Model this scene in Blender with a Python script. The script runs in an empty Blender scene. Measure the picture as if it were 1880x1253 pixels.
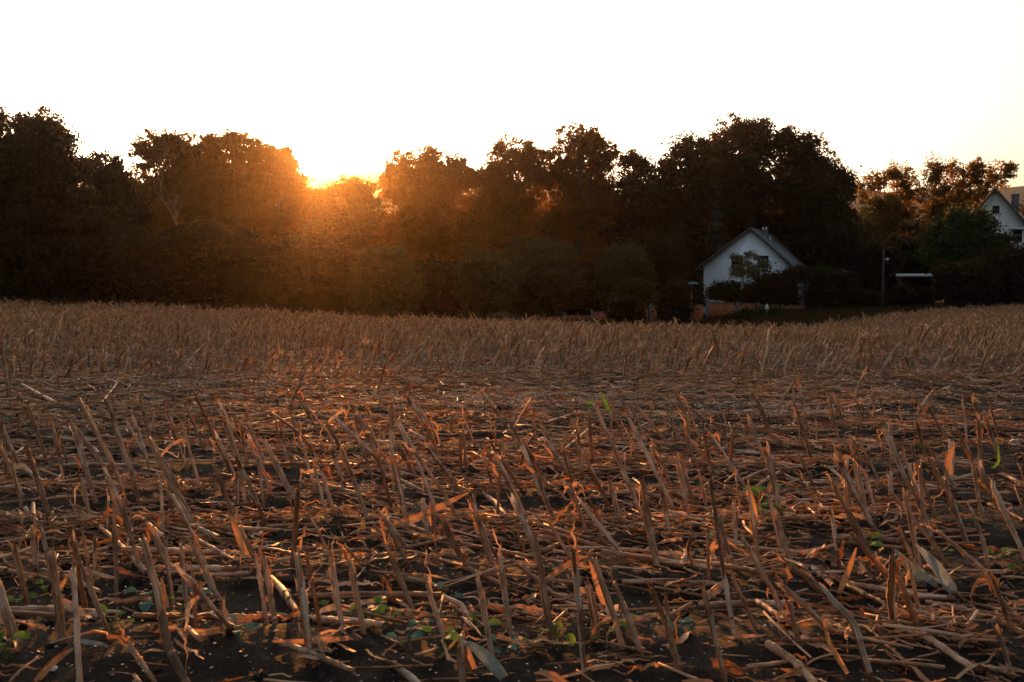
import bpy, math, random
import numpy as np
from mathutils import Vector, Matrix
R = math.radians
PI = math.pi
rng = np.random.default_rng(7)
random.seed(7)
scene = bpy.context.scene
COL = scene.collection

# ------------------------------------------------------------------ camera
F = 1828.0                      # focal length in photograph pixels (1880 wide)
CAM_H = 1.10
HORIZ = 530.0                   # true horizon line in the photograph
PITCH = math.atan((626.5 - HORIZ) / F)
cam = bpy.data.cameras.new("camera"); cam.lens = 36.0 * F / 1880.0; cam.sensor_width = 36.0
cam.clip_start = 0.05; cam.clip_end = 12000
cam.dof.use_dof = True; cam.dof.focus_distance = 14.0; cam.dof.aperture_fstop = 11.0
co = bpy.data.objects.new("camera", cam); COL.objects.link(co)
co.location = (0, 0, CAM_H); co.rotation_euler = (PI / 2 - PITCH, 0, 0)
scene.camera = co

# ------------------------------------------------------------------ sky and sun
SUN_AZ = math.atan((586 - 940) / F)          # negative = left of +Y
SUN_EL = R(7.3)
HAZE = 0.00009
w = bpy.data.worlds.new("World"); scene.world = w; w.use_nodes = True
nt = w.node_tree; nt.nodes.clear()
sky = nt.nodes.new("ShaderNodeTexSky"); sky.sky_type = 'NISHITA'; sky.sun_disc = False
sky.sun_elevation = SUN_EL; sky.sun_rotation = SUN_AZ
sky.air_density = 1.0; sky.dust_density = 7.0; sky.ozone_density = 1.0; sky.altitude = 100
bg = nt.nodes.new("ShaderNodeBackground"); bg.inputs[1].default_value = 0.13
out = nt.nodes.new("ShaderNodeOutputWorld")
hs = nt.nodes.new("ShaderNodeHueSaturation"); hs.inputs["Saturation"].default_value = 0.70
nt.links.new(sky.outputs[0], hs.inputs["Color"]); nt.links.new(hs.outputs[0], bg.inputs[0]); nt.links.new(bg.outputs[0], out.inputs[0])
sd = bpy.data.lights.new("sun", 'SUN'); sd.energy = 5.0; sd.angle = R(0.55); sd.color = (1.0, 0.36, 0.07)
so = bpy.data.objects.new("sun", sd); COL.objects.link(so)
dirv = Vector((math.sin(SUN_AZ) * math.cos(SUN_EL), math.cos(SUN_AZ) * math.cos(SUN_EL), math.sin(SUN_EL)))
so.rotation_euler = dirv.to_track_quat('Z', 'Y').to_euler(); so.location = (0, 0, 60)
vs = scene.view_settings
vs.view_transform = 'Standard'; vs.look = 'None'; vs.gamma = 1.0; vs.use_curve_mapping = False
vs.exposure = 1.25
scene.render.film_transparent = False
cy = scene.cycles
cy.max_bounces = 6; cy.diffuse_bounces = 3; cy.glossy_bounces = 2; cy.transmission_bounces = 4
cy.transparent_max_bounces = 8; cy.volume_bounces = 0; cy.sample_clamp_indirect = 4.0

# ------------------------------------------------------------------ helpers
def vnoise(x, y, seed=0):
    x = np.asarray(x, float); y = np.asarray(y, float)
    xi = np.floor(x).astype(np.int64); yi = np.floor(y).astype(np.int64)
    fx = x - xi; fy = y - yi
    fx = fx * fx * (3 - 2 * fx); fy = fy * fy * (3 - 2 * fy)
    def h(a, b):
        n = (a * 374761393 + b * 668265263 + seed * 1274126177) & 0xffffffff
        n = ((n ^ (n >> 13)) * 1274126177) & 0xffffffff
        return ((n ^ (n >> 16)) & 0xffff) / 65535.0
    a = h(xi, yi); b = h(xi + 1, yi); c = h(xi, yi + 1); d = h(xi + 1, yi + 1)
    return (a + (b - a) * fx + (c - a) * fy + (a - b - c + d) * fx * fy) * 2 - 1

EDGE_U = np.array([0, 500, 800, 1000, 1240, 1400, 1560, 1700, 1880.])
EDGE_TOP = np.array([549, 566, 583, 593, 605, 601, 581, 566, 556.])
def edge_dist(x):
    return np.interp(x, [-40, 0, 18, 32, 45], [56, 54, 52, 74, 84])
def terr(x, y):
    """big shape of the land, metres"""
    x = np.asarray(x, float); y = np.asarray(y, float)
    D = edge_dist(x)
    px = 940 + F * x / D
    top = np.interp(px, EDGE_U, EDGE_TOP)
    ze = CAM_H - (top + 0.36 / D * F - HORIZ) / F * D
    t = np.clip((y - 9) / (D - 9), 0, 1)
    s = t ** 1.6
    z = ze * s
    far = np.clip((y - D) / 25, 0, 1)
    z = z - 0.25 * far * (1 - np.clip((x - 14) / 14, 0, 1))
    z = np.where(y > 260, z + (y - 260) * 0.012, z)
    return z
def ray(px, py):
    d = Vector(((px - 940) / F, 1.0, 0.0))
    v = -(py - 626.5) / F
    c, s = math.cos(PITCH), math.sin(PITCH)
    return Vector((d.x, c * 1.0 + s * v, -s + c * v))
def ground_hit(px, py):
    r = ray(px, py)
    t0 = 1.0; t = 1.0
    for t in np.concatenate([np.arange(1, 30, .02), np.arange(30, 120, .2)]):
        x, y, z = r.x * t, r.y * t, CAM_H + r.z * t
        if z < float(terr(x, y)): return Vector((x, y, float(terr(x, y))))
    return Vector((r.x * 100, r.y * 100, 0))
def P(px, py, Y):
    r = ray(px, py); k = Y / r.y
    return Vector((r.x * k, Y, CAM_H + r.z * k))
def gz(x, y): return float(terr(x, y))

class MB:
    """collects grids of points as quads"""
    def __init__(s): s.v = []; s.f = []; s.c = []; s.n = 0; s.m = []
    def grid(s, pts, col, closed=False, mat=0):
        pts = np.asarray(pts, float); a, b = pts.shape[:2]
        idx = np.arange(a * b).reshape(a, b) + s.n
        if closed:
            nx = np.roll(idx, -1, axis=1)
            q = np.stack([idx[:-1], nx[:-1], nx[1:], idx[1:]], -1).reshape(-1, 4)
        else:
            q = np.stack([idx[:-1, :-1], idx[:-1, 1:], idx[1:, 1:], idx[1:, :-1]], -1).reshape(-1, 4)
        s.v.append(pts.reshape(-1, 3)); s.f.append(q); s.n += a * b
        c = np.asarray(col, float)
        if c.ndim == 1: c = np.broadcast_to(c, (a * b, 3))
        s.c.append(c.reshape(-1, 3)); s.m.append(np.full(len(q), mat))
    def quads(s, v, col, mat=0):
        v = np.asarray(v, float).reshape(-1, 3); k = len(v)
        s.v.append(v); s.f.append((np.arange(k) + s.n).reshape(-1, 4)); s.n += k
        s.c.append(np.asarray(col, float).reshape(-1, 3)); s.m.append(np.full(k // 4, mat))
    def raw(s, v, f, c, mat=0):
        s.v.append(v); s.f.append(f + s.n); s.n += len(v); s.c.append(c); s.m.append(np.full(len(f), mat))
    def box(s, a, b, mat=0, M=None):
        x0, y0, z0 = a; x1, y1, z1 = b
        c = np.array([[x0, y0, z0], [x1, y0, z0], [x1, y1, z0], [x0, y1, z0], [x0, y0, z1], [x1, y0, z1], [x1, y1, z1], [x0, y1, z1]], float)
        if M is not None: c = np.array([list(M @ Vector(p)) for p in c])
        f = np.array([[0, 3, 2, 1], [4, 5, 6, 7], [0, 1, 5, 4], [1, 2, 6, 5], [2, 3, 7, 6], [3, 0, 4, 7]])
        s.raw(c, f, np.zeros((8, 3)) + .5, mat)
    def prism(s, poly, d, mat=0):
        """extrude a 3-D polygon (list of points) by vector d"""
        p = np.array([list(q) for q in poly], float); k = len(p)
        if k % 2 == 1: p = np.vstack([p, p[-1:] * 0.999 + p[:1] * 0.001]); k += 1
        v = np.vstack([p, p + np.array(d)])
        f = [[i, (i + 1) % k, k + (i + 1) % k, k + i] for i in range(k)]
        for i in range(1, k - 1, 2):
            f.append([0, i + 1 + 0, i, 0]) if False else None
        for i in range(1, k - 2, 2):
            f.append([0, i + 2, i + 1, i]); f.append([k, k + i, k + i + 1, k + i + 2])
        s.raw(v, np.array(f), np.zeros((len(v), 3)) + .5, mat)
    def build(s, name, mats, parent=None, smooth=False, loc=None):
        me = bpy.data.meshes.new(name)
        v = np.vstack(s.v) if s.v else np.zeros((0, 3)); f = np.vstack(s.f).astype(np.int32)
        me.vertices.add(len(v)); me.vertices.foreach_set("co", v.astype(np.float32).ravel())
        me.loops.add(len(f) * 4); me.loops.foreach_set("vertex_index", f.ravel())
        me.polygons.add(len(f)); me.polygons.foreach_set("loop_start", np.arange(len(f), dtype=np.int32) * 4)
        me.polygons.foreach_set("material_index", np.concatenate(s.m).astype(np.int32))
        if smooth: me.polygons.foreach_set("use_smooth", np.ones(len(f), bool))
        me.update(calc_edges=True)
        at = me.color_attributes.new("tone", 'FLOAT_COLOR', 'POINT')
        c = np.vstack(s.c); c4 = np.ones((len(c), 4), np.float32); c4[:, :3] = c
        at.data.foreach_set("color", c4.ravel())
        for m in (mats if isinstance(mats, (list, tuple)) else [mats]): me.materials.append(m)
        o = bpy.data.objects.new(name, me); COL.objects.link(o)
        if parent: o.parent = parent
        if loc is not None: o.location = loc
        return o

def frames(pts):
    pts = np.asarray(pts, float); t = np.gradient(pts, axis=0)
    t /= np.linalg.norm(t, axis=1)[:, None] + 1e-9
    a = np.array([0, 1.0, 0.2]); a = np.broadcast_to(a, t.shape)
    u = np.cross(t, a); u /= np.linalg.norm(u, axis=1)[:, None] + 1e-9
    v = np.cross(t, u)
    return t, u, v
def tube(mb, pts, rad, sides=8, rnd=0.5, cap=True, jag=0, rg=rng, mat=0, g=None):
    pts = np.asarray(pts, float); n = len(pts); rad = np.broadcast_to(rad, (n,)).astype(float)
    t, u, v = frames(pts)
    th = np.arange(sides) / sides * 2 * PI
    ring = pts[:, None] + rad[:, None, None] * (u[:, None] * np.cos(th)[None, :, None] + v[:, None] * np.sin(th)[None, :, None])
    if jag: ring[-1] += t[-1][None] * (rg.random(sides)[:, None] - .4) * jag
    gg = np.linspace(0, 1, n) if g is None else g
    col = np.zeros((n, sides, 3)); col[..., 0] = rnd; col[..., 1] = np.asarray(gg)[:, None]; col[..., 2] = (th / (2 * PI))[None]
    if cap:
        ring = np.concatenate([ring, (pts[-1] - t[-1] * rad[-1] * .5)[None, None] + (ring[-1:] - pts[-1]) * .05], 0)
        col = np.concatenate([col, col[-1:]], 0)
    mb.grid(ring, col, closed=True, mat=mat)
def ribbon(mb, pts, wid, up, fold=0.3, rnd=0.5, cross=3, g=None, mat=0):
    """leaf blade: pts centre line, wid widths, up = blade normal per point"""
    pts = np.asarray(pts, float); n = len(pts)
    t = np.gradient(pts, axis=0); t /= np.linalg.norm(t, axis=1)[:, None] + 1e-9
    up = np.broadcast_to(np.asarray(up, float), pts.shape)
    s = np.cross(t, up); s /= np.linalg.norm(s, axis=1)[:, None] + 1e-9
    nn = np.cross(s, t)
    k = np.linspace(-1, 1, cross)
    wid = np.broadcast_to(wid, (n,))
    g_ = pts[:, None] + s[:, None] * (k[None, :, None] * wid[:, None, None] * .5) + nn[:, None] * (np.abs(k)[None, :, None] * wid[:, None, None] * fold)
    col = np.zeros((n, cross, 3)); col[..., 0] = rnd; col[..., 1] = (np.linspace(.3, 1, n) if g is None else g)[:, None]; col[..., 2] = (k * .3 + .5)[None]
    mb.grid(g_, col, mat=mat)

def tag(o, label, cat=None, group=None, kind=None):
    if label: o["label"] = label
    if cat: o["category"] = cat
    if group: o["group"] = group
    if kind: o["kind"] = kind
    return o
def empty(name, loc, rz=0.0):
    o = bpy.data.objects.new(name, None); COL.objects.link(o); o.location = loc; o.rotation_euler = (0, 0, rz)
    o.empty_display_size = .3
    return o

# ------------------------------------------------------------------ materials
def newmat(name):
    m = bpy.data.materials.new(name); m.use_nodes = True; n = m.node_tree
    return m, n, n.nodes["Principled BSDF"], n.nodes["Material Output"]
def ramp(n, src, stops):
    r = n.nodes.new("ShaderNodeValToRGB"); e = r.color_ramp.elements
    while len(e) < len(stops): e.new(0.5)
    for i, (p, c) in enumerate(stops): e[i].position = p; e[i].color = (*c, 1)
    n.links.new(src, r.inputs[0]); return r.outputs[0]
def noise(n, scale, vec=None, detail=4, rough=.6):
    t = n.nodes.new("ShaderNodeTexNoise"); t.inputs["Scale"].default_value = scale
    t.inputs["Detail"].default_value = detail; t.inputs["Roughness"].default_value = rough
    if vec is not None: n.links.new(vec, t.inputs["Vector"])
    return t.outputs["Fac"]
def mixc(n, fac, a, b, mode='MIX'):
    x = n.nodes.new("ShaderNodeMix"); x.data_type = 'RGBA'; x.blend_type = mode
    for s, q in ((x.inputs[0], fac), (x.inputs[6], a), (x.inputs[7], b)):
        if hasattr(q, 'links'): n.links.new(q, s)
        elif isinstance(q, tuple): s.default_value = (*q, 1)
        else: s.default_value = q
    return x.outputs[2]
def bump(n, h, st, dist, bs):
    b = n.nodes.new("ShaderNodeBump"); b.inputs["Strength"].default_value = st; b.inputs["Distance"].default_value = dist
    n.links.new(h, b.inputs["Height"]); n.links.new(b.outputs[0], bs.inputs["Normal"])
def objco(n):
    return n.nodes.new("ShaderNodeTexCoord").outputs["Object"]
def simple(name, c, rough=.7, var=.15, scale=6, spec=.3, metal=0, bmp=0):
    m, n, b, o = newmat(name)
    f = noise(n, scale, objco(n))
    c2 = tuple(min(1, x * (1 + var)) for x in c); c1 = tuple(x * (1 - var) for x in c)
    n.links.new(ramp(n, f, [(.3, c1), (.7, c2)]), b.inputs["Base Color"])
    b.inputs["Roughness"].default_value = rough; b.inputs["Specular IOR Level"].default_value = spec; b.inputs["Metallic"].default_value = metal
    if bmp: bump(n, f, .5, bmp, b)
    return m
def straw(name, stops, trans=0.0, redbase=True, rough=.62, spec=.24):
    m, n, b, o = newmat(name)
    a = n.nodes.new("ShaderNodeAttribute"); a.attribute_name = "tone"
    sp = n.nodes.new("ShaderNodeSeparateColor"); n.links.new(a.outputs["Color"], sp.inputs[0])
    cb = n.nodes.new("ShaderNodeCombineXYZ")
    def mul(src, k, add=0):
        x = n.nodes.new("ShaderNodeMath"); x.operation = 'MULTIPLY_ADD'; n.links.new(src, x.inputs[0]); x.inputs[1].default_value = k; x.inputs[2].default_value = add
        return x.outputs[0]
    n.links.new(mul(sp.outputs[2], 26), cb.inputs[0]); n.links.new(mul(sp.outputs[1], 2.2), cb.inputs[1]); n.links.new(mul(sp.outputs[0], 41), cb.inputs[2])
    st = noise(n, 1.0, cb.outputs[0], 3, .6)
    big = noise(n, 9.0, objco(n), 4, .65)
    x = n.nodes.new("ShaderNodeMath"); x.operation = 'MULTIPLY_ADD'; n.links.new(sp.outputs[0], x.inputs[0]); x.inputs[1].default_value = .55; x.inputs[2].default_value = -.52
    y = n.nodes.new("ShaderNodeMath"); y.operation = 'MULTIPLY_ADD'; n.links.new(st, y.inputs[0]); y.inputs[1].default_value = 1.5; n.links.new(x.outputs[0], y.inputs[2])
    c = ramp(n, y.outputs[0], stops)
    spot = ramp(n, big, [(.42, (1, 1, 1)), (.64, (.36, .30, .27))])
    c = mixc(n, .85, c, spot, 'MULTIPLY')
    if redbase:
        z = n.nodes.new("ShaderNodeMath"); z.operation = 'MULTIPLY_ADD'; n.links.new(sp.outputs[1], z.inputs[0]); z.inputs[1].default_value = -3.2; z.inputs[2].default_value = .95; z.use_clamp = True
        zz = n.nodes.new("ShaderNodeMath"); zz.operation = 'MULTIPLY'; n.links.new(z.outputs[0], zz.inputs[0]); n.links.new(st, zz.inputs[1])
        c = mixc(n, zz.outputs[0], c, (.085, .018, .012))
    n.links.new(c, b.inputs["Base Color"]); b.inputs["Roughness"].default_value = rough; b.inputs["Specular IOR Level"].default_value = spec
    bump(n, st, .6, .002, b)
    if trans:
        tr = n.nodes.new("ShaderNodeBsdfTranslucent"); mx = n.nodes.new("ShaderNodeMixShader"); mx.inputs[0].default_value = trans
        n.links.new(c, tr.inputs[0]); n.links.new(b.outputs[0], mx.inputs[1]); n.links.new(tr.outputs[0], mx.inputs[2]); n.links.new(mx.outputs[0], o.inputs[0])
    return m
S_CANE = [(.0, (.055, .026, .013)), (.26, (.21, .090, .036)), (.5, (.45, .205, .090)), (.8, (.76, .51, .33))]
S_LEAF = [(.0, (.09, .036, .014)), (.26, (.28, .104, .034)), (.5, (.50, .22, .088)), (.8, (.75, .47, .27))]
S_LEAF2 = [(.0, (.08, .042, .022)), (.26, (.24, .13, .068)), (.5, (.44, .28, .165)), (.8, (.72, .56, .42))]
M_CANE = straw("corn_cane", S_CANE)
M_SHEATH = straw("corn_sheath", S_LEAF2, trans=.18, redbase=False)
M_LEAF = straw("dry_corn_leaf", S_LEAF, trans=.26, redbase=False)
M_PALE = straw("weathered_corn_leaf", [(0, (.07, .085, .08)), (.4, (.16, .20, .19)), (.9, (.36, .40, .38))], trans=.2, redbase=False)
M_CHAFF = straw("chaff_bits", [(0, (.30, .20, .14)), (.4, (.5, .38, .28)), (.8, (.75, .63, .52))], redbase=False)

def foliage(name, cols, tcol, trans=.35):
    m, n, b, o = newmat(name)
    a = n.nodes.new("ShaderNodeAttribute"); a.attribute_name = "tone"
    sp = n.nodes.new("ShaderNodeSeparateColor"); n.links.new(a.outputs["Color"], sp.inputs[0])
    c = ramp(n, sp.outputs[0], cols)
    n.links.new(c, b.inputs["Base Color"]); b.inputs["Roughness"].default_value = .65; b.inputs["Specular IOR Level"].default_value = .12
    tr = n.nodes.new("ShaderNodeBsdfTranslucent"); tr.inputs[0].default_value = (*tcol, 1)
    mx = n.nodes.new("ShaderNodeMixShader"); mx.inputs[0].default_value = trans
    n.links.new(b.outputs[0], mx.inputs[1]); n.links.new(tr.outputs[0], mx.inputs[2]); n.links.new(mx.outputs[0], o.inputs[0])
    return m
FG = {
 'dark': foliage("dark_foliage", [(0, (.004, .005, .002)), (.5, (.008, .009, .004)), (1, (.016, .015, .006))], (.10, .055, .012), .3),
 'warm': foliage("backlit_foliage", [(0, (.008, .006, .002)), (.5, (.015, .011, .004)), (1, (.026, .017, .006))], (.30, .13, .02), .4),  # trees near the sun: orange backlight put into the translucent colour
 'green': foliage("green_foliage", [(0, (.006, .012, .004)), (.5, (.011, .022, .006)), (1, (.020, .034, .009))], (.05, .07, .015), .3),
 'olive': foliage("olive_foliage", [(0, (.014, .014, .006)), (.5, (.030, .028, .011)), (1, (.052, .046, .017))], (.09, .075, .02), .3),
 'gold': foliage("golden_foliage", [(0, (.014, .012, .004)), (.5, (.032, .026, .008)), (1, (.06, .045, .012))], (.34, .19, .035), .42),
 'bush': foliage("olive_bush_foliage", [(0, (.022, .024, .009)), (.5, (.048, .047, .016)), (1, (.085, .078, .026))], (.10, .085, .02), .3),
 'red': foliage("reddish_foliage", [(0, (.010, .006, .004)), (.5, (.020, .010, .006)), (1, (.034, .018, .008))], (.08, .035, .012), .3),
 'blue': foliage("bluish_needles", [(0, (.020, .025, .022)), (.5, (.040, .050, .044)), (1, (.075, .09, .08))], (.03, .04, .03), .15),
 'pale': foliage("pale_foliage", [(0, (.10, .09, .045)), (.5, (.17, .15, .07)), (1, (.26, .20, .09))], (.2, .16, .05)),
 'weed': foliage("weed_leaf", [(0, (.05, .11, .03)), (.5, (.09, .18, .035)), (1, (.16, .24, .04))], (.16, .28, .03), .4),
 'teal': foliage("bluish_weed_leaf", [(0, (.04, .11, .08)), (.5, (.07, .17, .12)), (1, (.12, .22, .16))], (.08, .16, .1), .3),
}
M_BARK = simple("bark", (.045, .035, .028), .9, .4, 3)
M_BARKPALE = simple("pale_dead_bark", (.20, .15, .12), .8, .3, 3)

def soil_mat():
    m, n, b, o = newmat("field_soil")
    v = objco(n)
    f1 = noise(n, 3, v, 6, .7); f2 = noise(n, 60, v, 5, .7); f3 = noise(n, .25, v, 3)
    c = ramp(n, f1, [(.3, (.016, .011, .008)), (.55, (.032, .023, .017)), (.75, (.058, .042, .031))])
    c2 = ramp(n, f2, [(.45, (.6, .6, .6)), (.62, (1.15, 1.1, 1.0)), (.72, (2.2, 2.0, 1.8))])
    c = mixc(n, 1.0, c, c2, 'MULTIPLY')
    n.links.new(c, b.inputs["Base Color"]); b.inputs["Roughness"].default_value = .95; b.inputs["Specular IOR Level"].default_value = .15
    bump(n, f2, .9, .02, b)
    return m
M_SOIL = soil_mat()
M_GRASS_G = simple("verge_ground", (.035, .05, .018), .95, .4, 2)
M_HILL = simple("hill_woods", (.035, .045, .028), .95, .5, .02)

# ------------------------------------------------------------------ ground
def axis(c, w0, step, lim, grow):
    a = list(np.arange(0, w0, step)); s = step
    while a[-1] < lim: s *= grow; a.append(a[-1] + s)
    return np.array(a)
def soil_z(x, y, fade):
    n = vnoise(x * 1.7, y * 1.7, 1) * .022 + vnoise(x * 6, y * 6, 2) * .014 + vnoise(x * 15, y * 15, 3) * .010 + vnoise(x * 34, y * 34, 4) * .006
    ridge = np.cos((y - 3.05) / .75 * 2 * PI) * .018
    return (n + ridge) * fade
xs = axis(0, 4.2, .035, 2600, 1.045); xs = np.concatenate([-xs[:0:-1], xs])
ys = axis(0, 6.5, .035, 2600, 1.03) + 2.2
ysn = -axis(0, .1, .1, 400, 1.3)[::-1] + 2.1
ys = np.concatenate([ysn, ys])
X, Y = np.meshgrid(xs, ys)
fade = np.clip(1.4 - np.hypot(X, Y) / 30, 0, 1)
Z = terr(X, Y) + soil_z(X, Y, fade)
g = MB(); g.grid(np.stack([X, Y, Z], -1), np.array([.5, .5, .5]))
o = g.build("field_ground", M_SOIL, smooth=True); o["kind"] = "structure"
def GZ(x, y):
    f = np.clip(1.4 - np.hypot(x, y) / 30, 0, 1)
    return terr(x, y) + soil_z(np.asarray(x, float), np.asarray(y, float), f)

# far hills (wooded ridge beyond the village)
hx = np.linspace(-1700, 1700, 180); prof = []
def ridge_mesh(name, Yd, px, py, seed, amp):
    u = np.interp(940 + F * hx / Yd, px, py)
    top = CAM_H + (HORIZ - u) / F * Yd + vnoise(hx / 60, hx * 0, seed) * amp + vnoise(hx / 12, hx * 0, seed + 1) * amp * .35
    rows = []
    for k, s in enumerate(np.linspace(0, 1, 14)):
        yy = Yd - 500 * (1 - s) * (Yd / 1500)
        z0 = terr(hx, np.full_like(hx, yy)) - 3
        rows.append(np.stack([hx, np.full_like(hx, yy) + vnoise(hx / 90, hx * 0 + k, seed + 5) * 15, z0 + (top - z0) * (math.sin(s * PI / 2) ** 1.3)], -1))
    rows.append(np.stack([hx, np.full_like(hx, Yd + 600), top * .3], -1))
    h = MB(); h.grid(np.array(rows), np.array([.5, .5, .5])); o = h.build(name, M_HILL, smooth=True); o["kind"] = "structure"
ridge_mesh("hills", 1500, [-900, 300, 560, 690, 900, 1300, 1700, 1880, 2600], [380, 345, 335, 326, 345, 355, 354, 350, 372], 11, 5)

# ------------------------------------------------------------------ corn stubs
def smooth_poly(pts, n):
    pts = np.asarray(pts, float)
    d = np.concatenate([[0], np.cumsum(np.linalg.norm(np.diff(pts, axis=0), axis=1))])
    s = np.linspace(0, d[-1], n)
    p = np.stack([np.interp(s, d, pts[:, k]) for k in range(3)], -1)
    for _ in range(1):
        q = p.copy(); q[1:-1] = (p[:-2] + 2 * p[1:-1] + p[2:]) / 4; p = q
    return p, d[-1]
def cane_parts(pts, r, rg, leaves=1, sheath=True, lo=False, lying=False):
    """returns MB cane, MB sheath or None, list of leaf MBs, coordinates as given"""
    n = 9 if lo else 34
    sides = 6 if lo else 10
    p, L = smooth_poly(pts, n)
    p[1:-1] += rg.normal(0, .0007, (n - 2, 3))
    s = np.linspace(0, L, n)
    inter = rg.uniform(.09, .15); ph = rg.uniform(.02, .08)
    node = np.exp(-(((s - ph + inter / 2) % inter - inter / 2) / .007) ** 2)
    rad = r * (1.06 - .14 * s / L) * (1 + .20 * node) * (1 + rg.normal(0, .007, n))
    rnd = rg.random()
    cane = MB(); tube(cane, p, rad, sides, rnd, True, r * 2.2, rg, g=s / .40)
    t, u, v = frames(p)
    if not lo:       # torn fibres at the cut
        for _ in range(rg.integers(2, 6)):
            a = rg.uniform(0, 2 * PI); e = (u[-1] * math.cos(a) + v[-1] * math.sin(a))
            b0 = p[-1] + e * rad[-1] * .8; l = rg.uniform(.01, .045)
            q = np.array([b0 - t[-1] * .01, b0 + t[-1] * l * .5, b0 + t[-1] * l + e * l * .35])
            ribbon(cane, q, np.array([.006, .005, .0008]), e, .1, rnd, 2)
    sh = None
    if sheath:
        sh = MB()
        k = 1 if lo else rg.integers(1, 4)
        for j in range(k):
            a0 = rg.uniform(0, .45); a1 = min(1.0, a0 + rg.uniform(.35, .7))
            ext = rg.uniform(0, .05) if a1 > .9 else 0
            m = 5 if lo else 12; cr = 5 if lo else 10
            sa = np.linspace(a0, a1, m) * (n - 1)
            i0 = np.clip(sa.astype(int), 0, n - 2); fr = (sa - i0)[:, None]
            c = p[i0] * (1 - fr) + p[i0 + 1] * fr; tt = t[i0]; uu = u[i0]; vv = v[i0]
            if ext: c[-1] += t[-1] * ext; c[-2] += t[-1] * ext * .5
            st = rg.uniform(0, 2 * PI); arc = rg.uniform(3.0, 5.2)
            th = st + np.linspace(0, arc, cr)
            open_ = np.linspace(0, 1, m) ** 2
            rr = r * (1.13 + .05 * j + .35 * open_ * rg.uniform(.2, 1.3))
            G = c[:, None] + rr[:, None, None] * (uu[:, None] * np.cos(th)[None, :, None] + vv[:, None] * np.sin(th)[None, :, None])
            jagv = np.clip(1 - np.abs(np.linspace(-1, 1, cr)), 0, 1)[:, None] * .03 + rg.uniform(-.022, .022, (cr, 1))
            G[-1] += tt[-1][None] * jagv
            G += rg.normal(0, r * .028, G.shape)
            col = np.zeros(G.shape); col[..., 0] = rg.random(); col[..., 1] = np.linspace(.4, 1, m)[:, None]; col[..., 2] = np.linspace(0, .8, cr)[None]
            sh.grid(G, col)
    lv = []
    for j in range(leaves):
        mb = MB()
        i = int(rg.integers(int(n * .3), n)) if not rg.random() < .4 else n - 1
        a = rg.uniform(0, 2 * PI); e = u[i] * math.cos(a) + v[i] * math.sin(a)
        l = rg.uniform(.06, .20) * (1.0 if not lo else 1.25); m = 6 if lo else 12
        ss = np.linspace(0, 1, m)
        style = rg.random()
        if style < .28:   # hangs down
            q = p[i] + e * r + (e[None] * (np.sin(ss * 2.2) * l * .35)[:, None]) + np.array([0, 0, -1])[None] * (ss ** 1.6 * l)[:, None] + t[i][None] * (np.sin(ss * PI) * .12 * l)[:, None]
        elif style < .90: # points up / along as torn blade
            q = p[i] + e * r + t[i][None] * (ss * l * .8)[:, None] + e[None] * (ss ** 1.5 * l * rg.uniform(.05, .6))[:, None] - np.array([0, 0, 1.0])[None] * (np.maximum(ss - .6, 0) * l * rg.uniform(0, 1.2))[:, None]
        else:             # sticks out to one side then kinks
            q = p[i] + e * r + (e[None] * (np.minimum(ss, .5) * l * 1.3)[:, None]) + np.array([0, 0, 1.0])[None] * ((.12 * np.sin(ss * PI) - np.maximum(ss - .5, 0) * 1.2) * l)[:, None]
        q = q + rg.normal(0, .004, q.shape)
        gzv = GZ(q[:, 0] + ORG[0], q[:, 1] + ORG[1]) - ORG[2]
        q[:, 2] = np.maximum(q[:, 2], gzv + .005)
        wd = rg.uniform(.005, .021) * (1 + .16 * rg.normal(0, 1, m)) * np.sin(np.clip(ss * 1.02 + .25, 0, 1) * PI * .98) + .0012
        if style >= .28: wd = wd * .8
        tw = rg.uniform(-2.5, 2.5); an = a + tw * ss + 1.2
        up = u[i][None] * np.cos(an)[:, None] + v[i][None] * np.sin(an)[:, None] + t[i][None] * .2
        ribbon(mb, q, wd, up, rg.uniform(.1, .35), rg.random(), 3 if lo else 4)
        lv.append(mb)
    return cane, sh, lv
ORG = np.zeros(3)

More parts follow.
